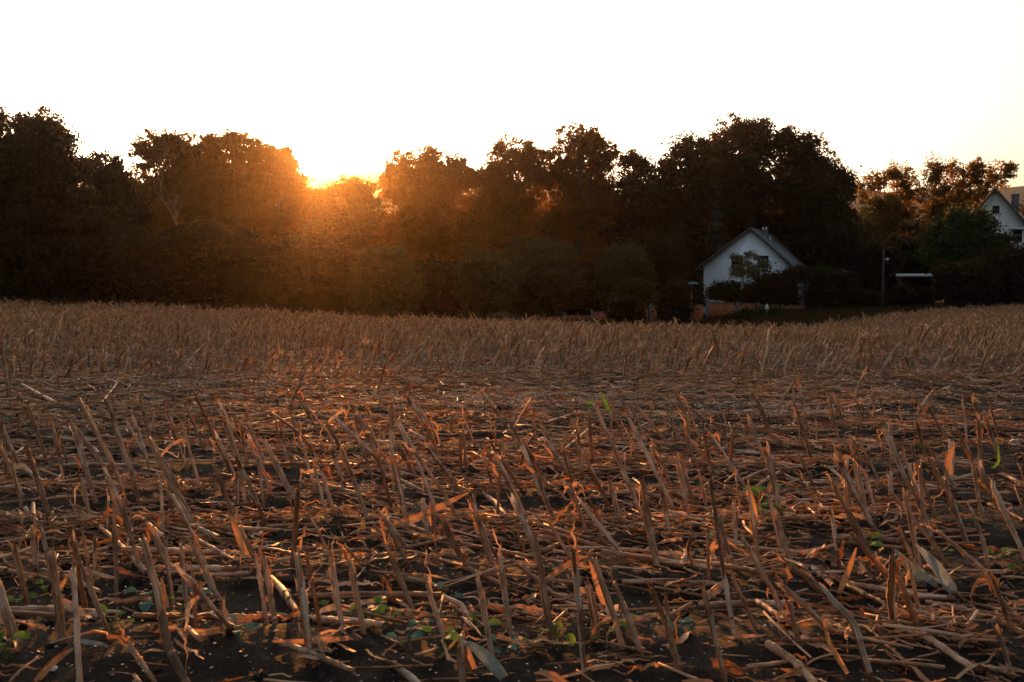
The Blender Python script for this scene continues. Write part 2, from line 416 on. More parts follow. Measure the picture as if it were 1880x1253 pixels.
# prominent standing stubs, traced: width, then points base -> tip in photograph pixels
TR = """14 54 1117 29 1010|16 147 1262 141 1150 134 1045|20 350 1256 307 1185 290 1090 263 993|14 160 1120 135 998|9 172 1080 153 987|9 97 1066 77 973
12 67 1050 62 990|6 214 1090 210 935|9 320 1122 304 1005|11 345 1131 332 1000|14 406 1100 356 1004|11 437 1190 395 1120 347 1063|12 94 962 77 905 50 825
9 168 948 147 872|9 300 985 295 885|9 324 965 305 890|12 360 962 305 870 272 805|13 290 1250 235 1180|10 235 930 220 880 190 822 145 733|11 177 920 140 800
9 88 860 52 748|9 120 893 96 775|9 342 865 313 768|8 370 912 335 780|8 425 872 355 717|11 452 925 440 850 420 795|9 435 932 435 868|10 258 925 240 860 208 780
8 267 835 235 780|9 335 912 275 805|9 12 885 3 775|9 222 960 202 890|5 15 735 3 640|5 20 733 12 650|18 571 1218 555 1100 545 1018|11 591 1185 563 1020
13 632 1188 606 1022|13 670 1185 641 1027|12 766 1134 709 1002|8 819 1182 780 1060|14 907 1213 878 1066|18 851 1262 848 1165|12 755 1013 698 945|10 788 990 777 918
9 797 988 793 920|9 876 996 870 910|9 920 1025 870 950|9 617 962 590 865|13 507 1160 484 1027|12 492 1152 472 1030|14 597 1222 590 1192|13 540 912 487 812
8 578 900 556 815|8 532 848 515 793|9 722 882 688 835 616 770|9 852 910 790 830|9 800 925 760 825 735 780|10 770 878 722 807|10 720 850 718 745|9 662 793 648 750
9 846 872 846 800|8 857 868 850 798|6 531 752 562 675|5 690 730 707 670|7 485 925 472 830|9 742 935 725 858|9 720 930 695 845|10 1075 1240 1064 1130 1053 1015
15 1147 1205 1120 1110 1092 1028|12 1182 1212 1128 1070|16 1250 1242 1225 1150 1197 1085|12 1335 1256 1291 1080|11 1350 1190 1330 1060 1305 890|9 1391 1176 1345 1060
7 1301 1080 1300 980|12 996 1018 943 925|10 1151 1047 1137 1010 1100 965 1072 928|12 1210 1032 1185 937|10 1236 990 1216 905|10 1081 985 1047 890|10 1188 960 1125 820 1092 742
9 1352 998 1347 925|8 1380 995 1384 940 1375 890|9 1072 890 1061 795|9 1055 880 1003 812|9 1005 930 965 835 940 782|10 1243 935 1200 860 1155 770|8 1235 900 1212 852
9 1205 865 1195 820|10 1264 835 1262 785|7 1342 860 1344 790|10 1280 935 1252 855|8 1300 940 1285 870|9 1130 935 1085 865|14 1697 1139 1565 982|17 1604 1256 1565 1140 1505 1080 1447 1035
13 1540 1188 1448 1086|12 1697 1070 1655 978|8 1692 1142 1672 1050|14 1717 996 1675 890|12 1782 1000 1745 915 1703 840|12 1638 920 1632 865|11 1618 988 1575 915 1545 855
10 1436 1018 1412 910|12 1877 1150 1800 1040 1722 976|8 1860 1180 1830 1080|7 1858 1240 1838 1170|9 1492 855 1467 765|8 1570 862 1560 800|8 1583 868 1570 815|10 1640 865 1633 778
11 1705 935 1655 830|7 1685 875 1675 818|13 1745 875 1748 820|9 1800 900 1785 845 1757 790|9 1565 935 1547 858|8 1610 940 1590 875|11 1470 1210 1452 1120|9 1235 1180 1222 1105
10 1020 960 985 870|9 1110 1000 1090 930|8 40 930 22 850|10 925 900 895 830|9 640 905 610 830|8 1500 900 1470 840|10 1835 935 1800 860|9 1760 950 1735 880""".replace("\n", "|").split("|")
stubs = []   # dict: pts world, r, size on screen, traced
for s in TR:
    q = [float(x) for x in s.split()]; wpx = q[0]; pp = [(q[i], q[i + 1]) for i in range(1, len(q), 2)]
    b = ground_hit(*pp[0]); b.z = float(GZ(b.x, b.y)) - .015
    kd = rng.uniform(-.3, .3); pts = [b]; z0 = b.z
    for (x, y) in pp[1:]:
        a = P(x, y, b.y); h = a.z - z0
        pts.append(P(x, y, b.y + kd * h))
    H = max(p.z for p in pts) - z0
    stubs.append(dict(pts=np.array([list(p) for p in pts]), r=max(.0062, wpx * .5 * b.y / F * .68), base=b, traced=True,
                      size=(pp[0][1] - pp[-1][1]), px=pp[0][0], kx=(pp[-1][0] - pp[0][0]) / max(20, pp[0][1] - pp[-1][1])))
TB = np.array([[s['base'].x, s['base'].y] for s in stubs])
# rows: 0.75 m apart across the view, slightly askew
def rows(y0, y1, seed, ulim=.62, keep=1.0, sp=.17):
    rg = np.random.default_rng(seed); res = []
    y = y0
    while y < y1:
        xw = ulim * y + 1
        x = np.arange(-xw, xw, sp) + rg.normal(0, .03, len(np.arange(-xw, xw, sp)))
        yy = y + x * .035 + rg.normal(0, .035, len(x))
        m = rg.random(len(x)) < keep
        res.append(np.stack([x[m], yy[m]], -1)); y += .75
    return np.vstack(res)
near = rows(3.05, 8.0, 21, keep=.95, sp=.15)
for (x, y) in near:
    if np.min(np.hypot(TB[:, 0] - x, (TB[:, 1] - y))) < .11: continue
    if abs(x) > .54 * y + 1.5: continue
    H = rng.uniform(.13, .33); lx = rng.normal(-.35, .22); ly = rng.normal(0, .2)
    z = float(GZ(x, y)); b = Vector((x, y, z - .015))
    mid = b + Vector((lx * H * .45 + rng.normal(0, .004), ly * H * .4, H * .5))
    pts = np.array([list(b), list(mid), [x + lx * H, y + ly * H, z + H]])
    stubs.append(dict(pts=pts, r=rng.uniform(.006, .0115), base=b, traced=False, size=H / y * F, px=940 + F * x / y, kx=lx))
# dense stubble beyond the flattened strip
def in_field(x, y): return y < edge_dist(x)
mid_rows = rows(12.1, 90, 33, ulim=.60, keep=.95, sp=.115)
ok = in_field(mid_rows[:, 0], mid_rows[:, 1]) & (np.abs(mid_rows[:, 0]) < .57 * mid_rows[:, 1] + 2.5)
mid_rows = mid_rows[ok]
few = rows(8.2, 12.0, 35, keep=.07)
few = few[np.abs(few[:, 0]) < .57 * few[:, 1] + .5]

def lean_word(k):
    return "leaning far left" if k < -.45 else "leaning left" if k < -.15 else "leaning right" if k > .15 else "standing upright"
_O = "first second third fourth fifth sixth seventh eighth ninth tenth eleventh twelfth thirteenth fourteenth fifteenth sixteenth seventeenth eighteenth nineteenth".split()
_T = ["", "", "twenty", "thirty", "forty", "fifty", "sixty", "seventy", "eighty", "ninety"]
def ordw(i):
    """0 -> first, 20 -> twenty-first"""
    n = i + 1
    if n < 20: return _O[n - 1]
    return _T[n // 10][:-1] + "ieth" if n % 10 == 0 else _T[n // 10] + "-" + _O[n % 10 - 1]
ROWN = ["nearest row", "second nearest row", "third nearest row", "fourth nearest row", "fifth nearest row", "sixth nearest row", "seventh nearest row", "row before the flattened strip", "flattened strip", "flattened strip"]
for s in stubs: s['row'] = int(np.clip(round((s['base'].y - s['base'].x * .035 - 3.05) / .75), 0, 9))
stubs.sort(key=lambda s: -s['size'] - (1000 if s['traced'] else 0))
inview = [s for s in stubs if abs(s['base'].x) < .53 * s['base'].y + .05]
sel = inview[:230]; rest_stubs = inview[230:] + [s for s in stubs if abs(s['base'].x) >= .53 * s['base'].y + .05]
byrow = {}
for s in sel: byrow.setdefault(min(s['row'], 8), []).append(s)
for k, L in byrow.items():
    L.sort(key=lambda s: s['px'])
    for i, s in enumerate(L): s['ord'] = i
def mk_stub(s):
    global ORG
    b = s['base']; root = empty("corn_stub", b); ORG = np.array(list(b))
    nl = int(rng.choice([0, 1, 1, 2, 3])) if s['traced'] else int(rng.choice([0, 1, 1, 2]))
    cane, sh, lv = cane_parts(s['pts'] - ORG, s['r'], rng, nl, rng.random() < .8)
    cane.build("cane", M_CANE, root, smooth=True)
    if sh: sh.build("leaf_sheath", M_SHEATH, root, smooth=True)
    for l in lv: l.build("dry_leaf", M_LEAF, root, smooth=True)
    hgt = "tall" if s['size'] / F * b.y > .27 else "short" if s['size'] / F * b.y < .15 else "knee-low"
    det = " with torn leaves" if nl >= 2 else " with one dry leaf" if nl == 1 else (" in a ragged sheath" if sh else " stripped bare")
    tag(root, f"{hgt} stub {lean_word(s['kx'])}{det}, {ordw(s['ord'])} from left in {ROWN[s['row']]}".replace("in flattened", "on the flattened"),
        "corn stub", "corn stubs standing in the field")
for s in sel: mk_stub(s)

# prototypes for the stubble beyond the flattened strip, copied thing by thing
protos = []
ORG = np.array([0, 0, 0.0])
for k in range(10):
    H = rng.uniform(.28, .48); lx = rng.uniform(.1, .8); pts = [(0, 0, -.02), (lx * H * .4, 0, H * .5), (lx * H, rng.uniform(-.1, .1), H)]
    root = empty("corn_stub", (0, 0, 0))
    GZ_keep = GZ
    GZ = lambda x, y: np.zeros_like(x) - .0
    c, sh, lv = cane_parts(pts, rng.uniform(.008, .012), rng, int(rng.integers(2, 5)), True, lo=True)
    GZ = GZ_keep
    c.build("cane", M_CANE, root, smooth=True); sh.build("leaf_sheath", M_SHEATH, root, smooth=True)
    for l in lv: l.build("dry_leaf", M_LEAF, root, smooth=True)
    protos.append(root)
order = np.argsort(mid_rows[:, 1] - .035 * mid_rows[:, 0])
ind = np.vstack([few, mid_rows[order[:max(0, 298 - len(sel) - len(few))]]]) if len(few) < 40 else few[:300 - len(sel)]
rest_mid = mid_rows[order[max(0, 298 - len(sel) - len(few)):]]
def copy_tree(o, parent=None):
    c = o.copy(); COL.objects.link(c); c.parent = parent
    for ch in o.children: copy_tree(ch, c)
    return c
for i, (x, y) in enumerate(ind):
    src = protos[i % len(protos)]
    o = src if i < len(protos) else copy_tree(src)
    o.location = (x, y, float(GZ(x, y))); o.rotation_euler = (rng.normal(0, .12), rng.normal(0, .15), rng.normal(0, .35))
    sc = rng.uniform(.5, 1.2) if i >= len(few) else rng.uniform(.35, .8); o.scale = (sc, sc, sc)
    if i < len(few): tag(o, f"lone corn stub left on the flattened strip, {ordw(int(np.sum(few[:, 0] / few[:, 1] < x / y)))} from left", "corn stub", "lone stubs on the flattened strip")
    else: tag(o, f"leafy corn stub in first dense row beyond the strip, {ordw(int(np.sum(ind[len(few):, 0] / ind[len(few):, 1] < x / y)))} from left", "corn stub", "stubs in the first row beyond the flattened strip")

# the rest of the stubble as one mass, from numpy templates
def template(k, lod):
    global ORG, GZ
    rg = np.random.default_rng(100 + k); H = rg.uniform(.20, .42) if lod == 0 else rg.uniform(.16, .32); lx = rg.uniform(-.1, .7)
    pts = np.array([(0, 0, -.02), (lx * H * .4, 0, H * .5), (lx * H, rg.uniform(-.1, .1), H)])
    mb = MB()
    if lod == 0:
        keep = GZ; GZ = lambda x, y: np.zeros_like(x); ORG = np.zeros(3)
        c, sh, lv = cane_parts(pts, rg.uniform(.008, .012), rg, int(rg.integers(3, 6)), True, lo=True); GZ = keep
        parts = [c, sh] + lv
        for j, m_ in enumerate(parts):
            mb.raw(np.vstack(m_.v), np.vstack(m_.f) , np.vstack(m_.c), 0 if j == 0 else 1)
    else:
        p, _ = smooth_poly(pts, 4); tube(mb, p, .011, 3, rg.random(), False, mat=0, g=np.linspace(0, 1, 4))
        for _ in range(4):
            a = rg.uniform(0, 2 * PI); l = rg.uniform(.12, .3); i = rg.integers(1, 4)
            e = np.array([math.cos(a), math.sin(a), 0]); ss = np.linspace(0, 1, 4)[:, None]
            z = rg.uniform(-.9, 1.0)
            q = p[i] + e * ss * l * .5 + np.array([0, 0, 1]) * (z * ss - .5 * ss ** 2 * (z < 0)) * l * .8
            q[:, 2] = np.maximum(q[:, 2], .01)
            ribbon(mb, q, np.array([.02, .028, .02, .004]), np.array([-e[1], e[0], .4]), .15, rg.random(), 2, mat=1)
    # fix offsets of raw pieces already handled by MB.raw
    return np.vstack(mb.v), np.vstack(mb.f), np.vstack(mb.c), np.concatenate(mb.m)
def scatter(mb, tpl, pos, rot, scl, tilt, rg):
    """pos n x 3; each template instance rotated about z, tilted, scaled"""
    which = rg.integers(0, len(tpl), len(pos))
    for k, (v, f, c, m) in enumerate(tpl):
        id_ = np.nonzero(which == k)[0]
        if not len(id_): continue
        cz, sz = np.cos(rot[id_]), np.sin(rot[id_])
        V = v[None] * scl[id_][:, None, None]
        tx, ty = tilt[id_, 0][:, None], tilt[id_, 1][:, None]
        x = V[..., 0] + V[..., 2] * np.sin(tx); y = V[..., 1] + V[..., 2] * np.sin(ty)
        z = V[..., 2] * np.cos(tx) * np.cos(ty) - V[..., 0] * np.sin(tx) * .6
        W = np.stack([x * cz[:, None] - y * sz[:, None], x * sz[:, None] + y * cz[:, None], z], -1) + pos[id_][:, None]
        n = len(id_); nv = len(v)
        Fq = (f[None] + (np.arange(n) * nv)[:, None, None]).reshape(-1, 4)
        C = np.broadcast_to(c[None], (n, nv, 3)).copy(); C[..., 0] = (C[..., 0] + rg.random(n)[:, None]) % 1.0
        mb.v.append(W.reshape(-1, 3)); mb.f.append(Fq + mb.n); mb.n += n * nv; mb.c.append(C.reshape(-1, 3)); mb.m.append(np.tile(m, n))
def put(mb, tpl, xy, rg, lean=.16, smin=.55, smax=1.2, zoff=0, r0=0):
    n = len(xy); z = GZ(xy[:, 0], xy[:, 1]) + zoff
    cm = np.clip(.95 + .45 * vnoise(xy[:, 0] * .7, xy[:, 1] * .9, 41) + .2 * vnoise(xy[:, 0] * 3, xy[:, 1] * 3, 42), .35, 1.35)
    scatter(mb, tpl, np.column_stack([xy, z]), rg.normal(r0, .7, n), rg.uniform(smin, smax, n) * cm, rg.normal(0, lean, (n, 2)), rg)
rg = np.random.default_rng(55)
mb = MB()
T0 = [template(k, 0) for k in range(14)]; T1 = [template(k, 1) for k in range(14)]
nearm = rest_mid[rest_mid[:, 1] < 26]; farm = rest_mid[rest_mid[:, 1] >= 26]
put(mb, T0, nearm, rg); put(mb, T1, farm, rg, .18)
if rest_stubs: put(mb, T0, np.array([[s['base'].x, s['base'].y] for s in rest_stubs]), rg, smin=.35, smax=.75, r0=PI)
tag(mb.build("corn_stubble", [M_CANE, M_LEAF], smooth=True), "dense dry corn stubble filling the field beyond the flattened strip", "stubble", kind="stuff")

# ------------------------------------------------------------------ fallen stalks, leaves, litter
LY = """10 169 959 268 1063|12 259 951 299 999|12 338 962 406 998|8 366 1002 430 1035|7 40 707 107 750|6 185 747 217 705|6 115 685 175 717|9 160 812 182 835|12 505 1195 650 1256
11 760 1015 935 1097|14 718 1224 780 1256|10 695 1084 749 1110|9 1510 1125 1664 1232|18 1620 1155 1780 1238|12 1775 1228 1850 1256|22 1410 1205 1495 1256|10 1523 1060 1619 1117
9 940 1065 1045 1110|9 945 1120 1020 1142|8 1040 1115 1125 1160|8 975 870 1090 790|7 1000 790 1060 755|6 1150 800 1205 770|8 1330 890 1380 855|9 1355 895 1420 862|9 1380 900 1430 872
9 1700 1105 1850 1140|9 1770 1090 1870 1125|8 1815 925 1880 960|10 1840 870 1880 895|8 860 830 960 835|8 620 800 720 812|8 560 1050 470 1000|9 30 860 80 890|8 600 840 660 870
7 735 812 800 822|7 1620 960 1500 930|8 1560 890 1495 850|10 885 905 930 950|7 280 830 330 845|7 60 800 160 822|6 480 790 560 770""".replace("\n", "|").split("|")
lying = []
for s in LY:
    wpx, x0, y0, x1, y1 = [float(k) for k in s.split()]
    a = ground_hit(x0, y0 + wpx * .5); b = ground_hit(x1, y1 + wpx * .5)
    lying.append((a, b, max(.006, wpx * .5 * a.y / F * .7), True))
rg = np.random.default_rng(77)
for _ in range(190):
    y = rg.uniform(3.0, 12.5) if rg.random() < .8 else rg.uniform(3, 7)
    x = rg.uniform(-.54, .54) * y; L = rg.uniform(.15, .55) * (1.3 if y > 7.5 else 1)
    a = rg.normal(-.5, .45) + (PI if rg.random() < .5 else 0)
    lying.append((Vector((x, y, 0)), Vector((x + math.cos(a) * L, y + math.sin(a) * L, 0)), rg.uniform(.006, .011), False))
BAND = ["in front of the nearest row", "behind the nearest row", "behind the second row", "behind the third row", "behind the fourth row", "behind the fifth row", "behind the sixth row"]
info = []
for (a, b, r, tr) in lying:
    k = int((min(a.y, b.y) - 2.9) / .75); info.append(k)
cnt = {}
for idx in sorted(range(len(lying)), key=lambda i: lying[i][0].x / lying[i][0].y):
    k = info[idx]; cnt[k] = cnt.get(k, 0) + 1; info[idx] = (k, cnt[k] - 1)
for (a, b, r, tr), (k, od) in zip(lying, info):
    m = (a + b) / 2; tl = rg.uniform(0, .05); sgn = rg.random() < .5
    za = float(GZ(a.x, a.y)) + r + (tl if sgn else 0); zb = float(GZ(b.x, b.y)) + r + (0 if sgn else tl)
    zm = max((za + zb) / 2, float(GZ(m.x, m.y)) + r)
    loc = Vector((a.x, a.y, float(GZ(a.x, a.y)))); ORG = np.array(list(loc))
    pts = np.array([[a.x, a.y, za], [m.x + rg.normal(0, .008), m.y + rg.normal(0, .008), zm + .004], [b.x, b.y, zb]]) - ORG
    root = empty("fallen_stalk", loc)
    c, sh, lv = cane_parts(pts, r, rg, int(rg.choice([0, 0, 1, 2])), rg.random() < .6, lo=a.y > 6)
    c.build("cane", M_CANE, root, smooth=True)
    if sh: sh.build("leaf_sheath", M_SHEATH, root, smooth=True)
    for l in lv: l.build("dry_leaf", M_LEAF, root, smooth=True)
    ln = (b - a).length
    sz = "long" if ln > .45 else "short" if ln < .25 else "broken"
    if k < 7: tag(root, f"{sz} fallen stalk on soil {BAND[max(0,k)]}, {ordw(od)} from left", "fallen stalk", "fallen corn stalks")
    else: tag(root, f"{sz} fallen stalk lying on the flattened strip, {ordw(sum(1 for q_, w_ in zip(lying, info) if w_[0] >= 7 and q_[0].x / q_[0].y < a.x / a.y))} from left", "fallen stalk", "fallen stalks on the flattened strip")

def leaf_geo(L, W, rg, curl=.3, m=12):
    ss = np.linspace(0, 1, m); a = rg.uniform(-.8, .8)
    q = np.stack([(ss - .5) * L, np.sin(ss * 2.5 + rg.uniform(0, 3)) * L * .12 * a, .012 + np.abs(np.sin(ss * PI * rg.uniform(.8, 2) + rg.uniform(0, 3))) * curl * L * .22], -1)
    wd = W * np.abs(np.sin(np.clip(ss * .94 + .05, 0, 1) * PI)) ** .7 * (1 + .2 * rg.normal(0, 1, m)) + .002; q = q + rg.normal(0, .0035, q.shape)
    an = rg.uniform(-.5, .5) + ss * rg.uniform(-1.6, 1.6)
    up = np.stack([np.zeros(m), np.sin(an), np.cos(an)], -1)
    return q, wd, up
# dry leaves lying on the soil: traced larger ones, then scattered
DL = """120 1060 1010 30|700 985 60 -25|200 1115 60 5|175 1140 60 10|600 1085 40 0|820 955 90 -28|1490 1040 60 15|1560 860 50 -8|1665 1135 55 5|1100 840 50 0|850 800 60 30|790 820 40 10
360 1165 70 25|620 1200 90 -8|530 1170 60 -25|770 1180 80 10|1180 1245 70 -12|1330 1240 60 10|1750 1120 70 5|1550 1100 60 12|1400 800 80 8|1650 720 60 2|1720 745 70 -5|1500 745 70 5
1580 700 50 4|430 840 50 -10|250 860 40 10|60 1180 60 15|330 1060 55 -10|700 1140 50 5|930 1130 60 10|1420 920 60 -5|1280 980 50 20|1800 1010 70 15|1850 950 60 -20|1690 1180 80 20|1200 880 60 5|1030 905 60 -10""".replace("\n", "|").split("|")
leaves = []
for s in DL:
    q = [float(k) for k in s.split()]
    if len(q) == 4 and q[0] == 120 and q[2] == 1010: q = [120, 1060, 60, -25]
    leaves.append((ground_hit(q[0], q[1]), q[2] / F * 1.1, -R(q[3])))
for _ in range(110):
    y = rg.uniform(2.9, 12); x = rg.uniform(-.54, .54) * y
    leaves.append((Vector((x, y, 0)), rg.uniform(.10, .24) / y, rg.normal(0, .6)))
cnt = {}
leaves.sort(key=lambda t: t[0].x / t[0].y)
for (p, ang, rot) in leaves:
    L = max(.08, min(.32, ang * p.y)) ; q, wd, up = leaf_geo(L, rg.uniform(.012, .036), rg)
    mb = MB(); ribbon(mb, q, wd, up, rg.uniform(0, .2), rg.random(), 4)
    o = mb.build("dry_leaf", M_LEAF, smooth=True); o.location = (p.x, p.y, float(GZ(p.x, p.y)) + .01)
    o.rotation_euler = (rg.normal(0, .15), rg.normal(0, .12), rot)
    k = int((p.y - 2.9) / .75); cnt[k] = cnt.get(k, 0) + 1; od = cnt[k] - 1
    if k < 7: tag(o, f"{'wide' if L > .25 else 'small'} curled brown leaf {BAND[max(0,k)]}, {ordw(od)} from left", "dry leaf", "dry corn leaves on the soil")
    else: tag(o, f"curled brown leaf among straw on the flattened strip, {ordw(sum(1 for q_ in leaves if int((q_[0].y - 2.9) / .75) >= 7 and q_[0].x / q_[0].y < p.x / p.y))} from left", "dry leaf", "dry leaves on the flattened strip")

# litter mat, one mass
def lit_tpl(k):
    rg2 = np.random.default_rng(300 + k); mb = MB(); kind = k % 3
    if kind == 0:
        L = rg2.uniform(.08, .30); p = np.array([[-L / 2, 0, .012], [0, rg2.normal(0, .01), .02], [L / 2, 0, .012 + rg2.uniform(0, .03)]])
        p, _ = smooth_poly(p, 4); tube(mb, p, rg2.uniform(.0035, .008), 5, rg2.random(), True, .006, rg2, mat=0, g=np.full(4, .8))
    else:
        L = rg2.uniform(.06, .26); q, wd, up = leaf_geo(L, rg2.uniform(.006, .022), rg2, .35, 7); ribbon(mb, q, wd, up, rg2.uniform(0, .3), rg2.random(), 3, mat=1)
    return np.vstack(mb.v), np.vstack(mb.f), np.vstack(mb.c), np.concatenate(mb.m)
LT = [lit_tpl(k) for k in range(48)]
mb = MB()
def litter(n, y0, y1, zmax, dens=None, s0=.6, s1=1.3):
    y = np.sqrt(rg.uniform(y0 ** 2, y1 ** 2, n)); n = int(n * (1 + 1.3 / (.55 * (y0 + y1) / 2))); y = np.sqrt(rg.uniform(y0 ** 2, y1 ** 2, n)); x = rg.uniform(-1, 1, n) * (.55 * y + 1.3)
    if dens is not None:
        m = rg.random(n) < dens(x, y); x, y = x[m], y[m]; n = len(x)
    z = GZ(x, y) + rg.uniform(0, zmax, n)
    rot = np.where(rg.random(n) < .5, 0, PI) + rg.normal(-.15, .65, n)
    scatter(mb, LT, np.column_stack([x, y, z]), rot, rg.uniform(s0, s1, n), rg.normal(0, .16, (n, 2)), rg)
clump = lambda x, y: np.clip(.55 + vnoise(x * 1.3, y * 2.0, 9) * 1.0, .06, 1)
litter(2700, 2.3, 4.2, .006, clump, .25, .85)
litter(260, 2.5, 4.4, .02, None, .6, 1.2)
litter(10500, 4.2, 7.0, .02, clump, .35, 1.0)
litter(21000, 7.0, 13.5, .03, lambda x, y: np.clip(.75 + vnoise(x * .9, y * 1.7, 19) * .7, .2, 1), .5, 1.2)
litter(9000, 12.5, 28, .06)
litter(12000, 28, 60, .05, lambda x, y: in_field(x, y) * 1.0)
tag(mb.build("straw_litter", [M_CANE, M_LEAF], smooth=True), "matted straw and shredded corn leaves covering the soil", "litter", kind="stuff")
# chaff: fine pale bits
def bits(name, n, fx, size, mat, label):
    x, y = fx(n); z = GZ(x, y) + .006 + (rg.random(n) * .035 if name == 'pale_chaff' else 0)
    a = rg.uniform(0, PI, n); s = rg.uniform(.4, 1, n) * size; e = rg.uniform(.25, .8, n) * s
    dx, dy = np.cos(a), np.sin(a); tz = rg.uniform(-.4, .4, n)
    c = np.stack([x, y, z], -1)
    A = np.stack([dx * s, dy * s, tz * s], -1); B = np.stack([-dy * e, dx * e, np.abs(tz) * e], -1)
    q = np.stack([c - A, c - B, c + A, c + B], 1); q[..., 2] += .004
    col = np.zeros((n, 4, 3)); col[..., 0] = rg.random(n)[:, None]; col[..., 1] = .6; col[..., 2] = .5
    m_ = MB(); m_.quads(q, col); o = m_.build(name, mat); tag(o, label, "chaff", kind="stuff")
def f_all(n):
    y = 2.5 + 9.5 * rg.random(n) ** .9; return rg.uniform(-.56, .56, n) * y, y
def f_patch(n):
    k = rg.random(n); cx = np.where(k < .45, .1, np.where(k < .75, 2.4, -4.2)); cy_ = np.where(k < .45, 9.6, np.where(k < .75, 8.7, 11.5))
    return cx + rg.normal(0, .9, n), cy_ + rg.normal(0, .45, n)
bits("soil_chaff", 15000, f_all, .007, M_CHAFF, "tiny pale straw fragments sprinkled over the dark soil")
bits("pale_chaff", 26000, f_patch, .012, M_CHAFF, "pale powdery chaff spread in patches on the flattened strip")
# soil clods
cl = MB()
n = 1400; y = np.sqrt(rg.uniform(2.4 ** 2, 12 ** 2, n)); x = rg.uniform(-.57, .57, n) * y
for i in range(n):
    s = rg.uniform(.006, .028) * (1.2 if rg.random() < .1 else .8); c = np.array([x[i], y[i], float(GZ(x[i], y[i])) + s * .25])
    th = np.arange(7) / 7 * 2 * PI; ph = np.linspace(.1, PI - .1, 5)
    G = np.stack([np.outer(np.sin(ph), np.cos(th)), np.outer(np.sin(ph), np.sin(th)), np.outer(np.cos(ph), np.ones(7)) * .7], -1) * s * (1 + rg.normal(0, .18, (5, 7, 1)))
    cl.grid(c + G, np.array([.5, .5, .5]), closed=True)
tag(cl.build("soil_clods", M_SOIL), "dark crumbly clods of soil between the stubble rows", "clods", kind="stuff")

# ------------------------------------------------------------------ seedlings, stone, weathered leaf
def seedling(px, py, size, mat, label, nleaf=4, name="seedling", cat="seedling"):
    b = ground_hit(px, py); b.z = float(GZ(b.x, b.y)); root = empty(name, b)
    s = size / F * b.y
    for k in range(nleaf):
        a = k * 2.4 + rg.uniform(0, 1); h = s * rg.uniform(.5, 1.0); e = np.array([math.cos(a), math.sin(a), 0])
        tip = e * s * rg.uniform(.2, .45) + np.array([0, 0, h])
        st = MB(); tube(st, smooth_poly([np.zeros(3), tip * .5 + [0, 0, .15 * h], tip], 5)[0], s * .025, 5, .5, False); st.build("stem", mat, root, True)
        ll = s * rg.uniform(.35, .6); ss = np.linspace(0, 1, 7)
        q = tip + e * (ss * ll)[:, None] + np.array([0, 0, 1.0]) * ((ss * .5 - ss ** 2 * rg.uniform(.3, .9)) * ll)[:, None]
        wd = ll * .85 * np.sin(np.clip(ss * .9 + .08, 0, 1) * PI) ** .6
        l = MB(); ribbon(l, q, wd, np.array([-.1, -.35, 1.0]), .1, rg.random(), 5); l.build("leaf", mat, root, True)
    tag(root, label, cat, "green seedlings between the stubs")
SE = [(680,1158,36,'weed',"yellow-green seedling right of the tall stub with the dangling leaf",4),(747,1203,34,'teal',"blue-green seedling alone on bare soil by the middle stubs",4),(712,1166,20,'weed',"tiny round-leaved seedling between two green seedlings",2),
 (808,1206,34,'weed',"bright seedling touching the pale sprout beside the split stump",3),(885,1176,30,'weed',"green seedling at the left foot of the thick leaning stub",2),(925,1208,32,'teal',"forked green seedling right of the thick leaning stub",3),
 (980,1200,20,'weed',"small square-leaved green seedling left of the pair",2),(1012,1176,22,'weed',"upper seedling of the bright pair by the frayed stub",3),(1024,1196,28,'weed',"lower wide-leaved seedling of the bright pair by the frayed stub",4),(1062,1194,18,'weed',"seedling half hidden behind the frayed stub",2),
 (1112,1196,24,'weed',"seedling just left of the stub with dark red foot",2),(1156,1188,26,'weed',"narrow seedling squeezed between two red-footed stubs",2),(1248,1196,40,'teal',"large bluish broad-leaved weed behind the husk-topped stub",5),(440,1206,34,'teal',"bluish seedling beside the long fallen stalk",4),
 (205,1175,26,'weed',"flat yellow-green seedling right of the upright sheathed stub",2),(225,1172,18,'weed',"faint seedling below the curved white stalk",2),(12,1222,34,'weed',"dark green seedling at the bottom left corner",3),(270,1122,38,'teal',"grassy bluish weed left of the thick bent stub",4),
 (362,1120,34,'teal',"slender bluish weed behind the bent stub",4),(330,1126,22,'weed',"seedling hugging a thin stub",2),(36,1112,26,'weed',"yellowish seedling near the left edge",3),(88,1098,26,'weed',"pale seedling near the left row of stubs",3),(826,1118,28,'teal',"thin bluish sprout with pointed leaves in the middle",2),
 (612,1120,22,'weed',"round seedling leaf peeping beside the middle stub",2),(1405,930,60,'weed',"large yellowing broad-leaved weed among the right-hand stubs",7),(1410,975,44,'weed',"lower yellow-orange leaves of a weed clump",4),(1320,1002,22,'weed',"small weed behind the thin upright stubs",2),
 (1590,1020,30,'weed',"yellow-green weed left of the weathered leaf",3),(1835,1045,26,'weed',"weed sprout at the right edge",3),(1735,1022,24,'weed',"low green weed behind the leaning right stubs",3),(1875,1060,24,'weed',"weed on the right margin by the bent leaf",3),(470,680,16,'weed',"bright green leaf tuft in the far stubble",3),(900,1212,18,'teal',"minute seedling between the stump and the thick stub",2)]
for s in SE: seedling(s[0], s[1], s[2] * (1.4 if s[2] < 40 else .8), FG[s[3]], s[4], s[5])
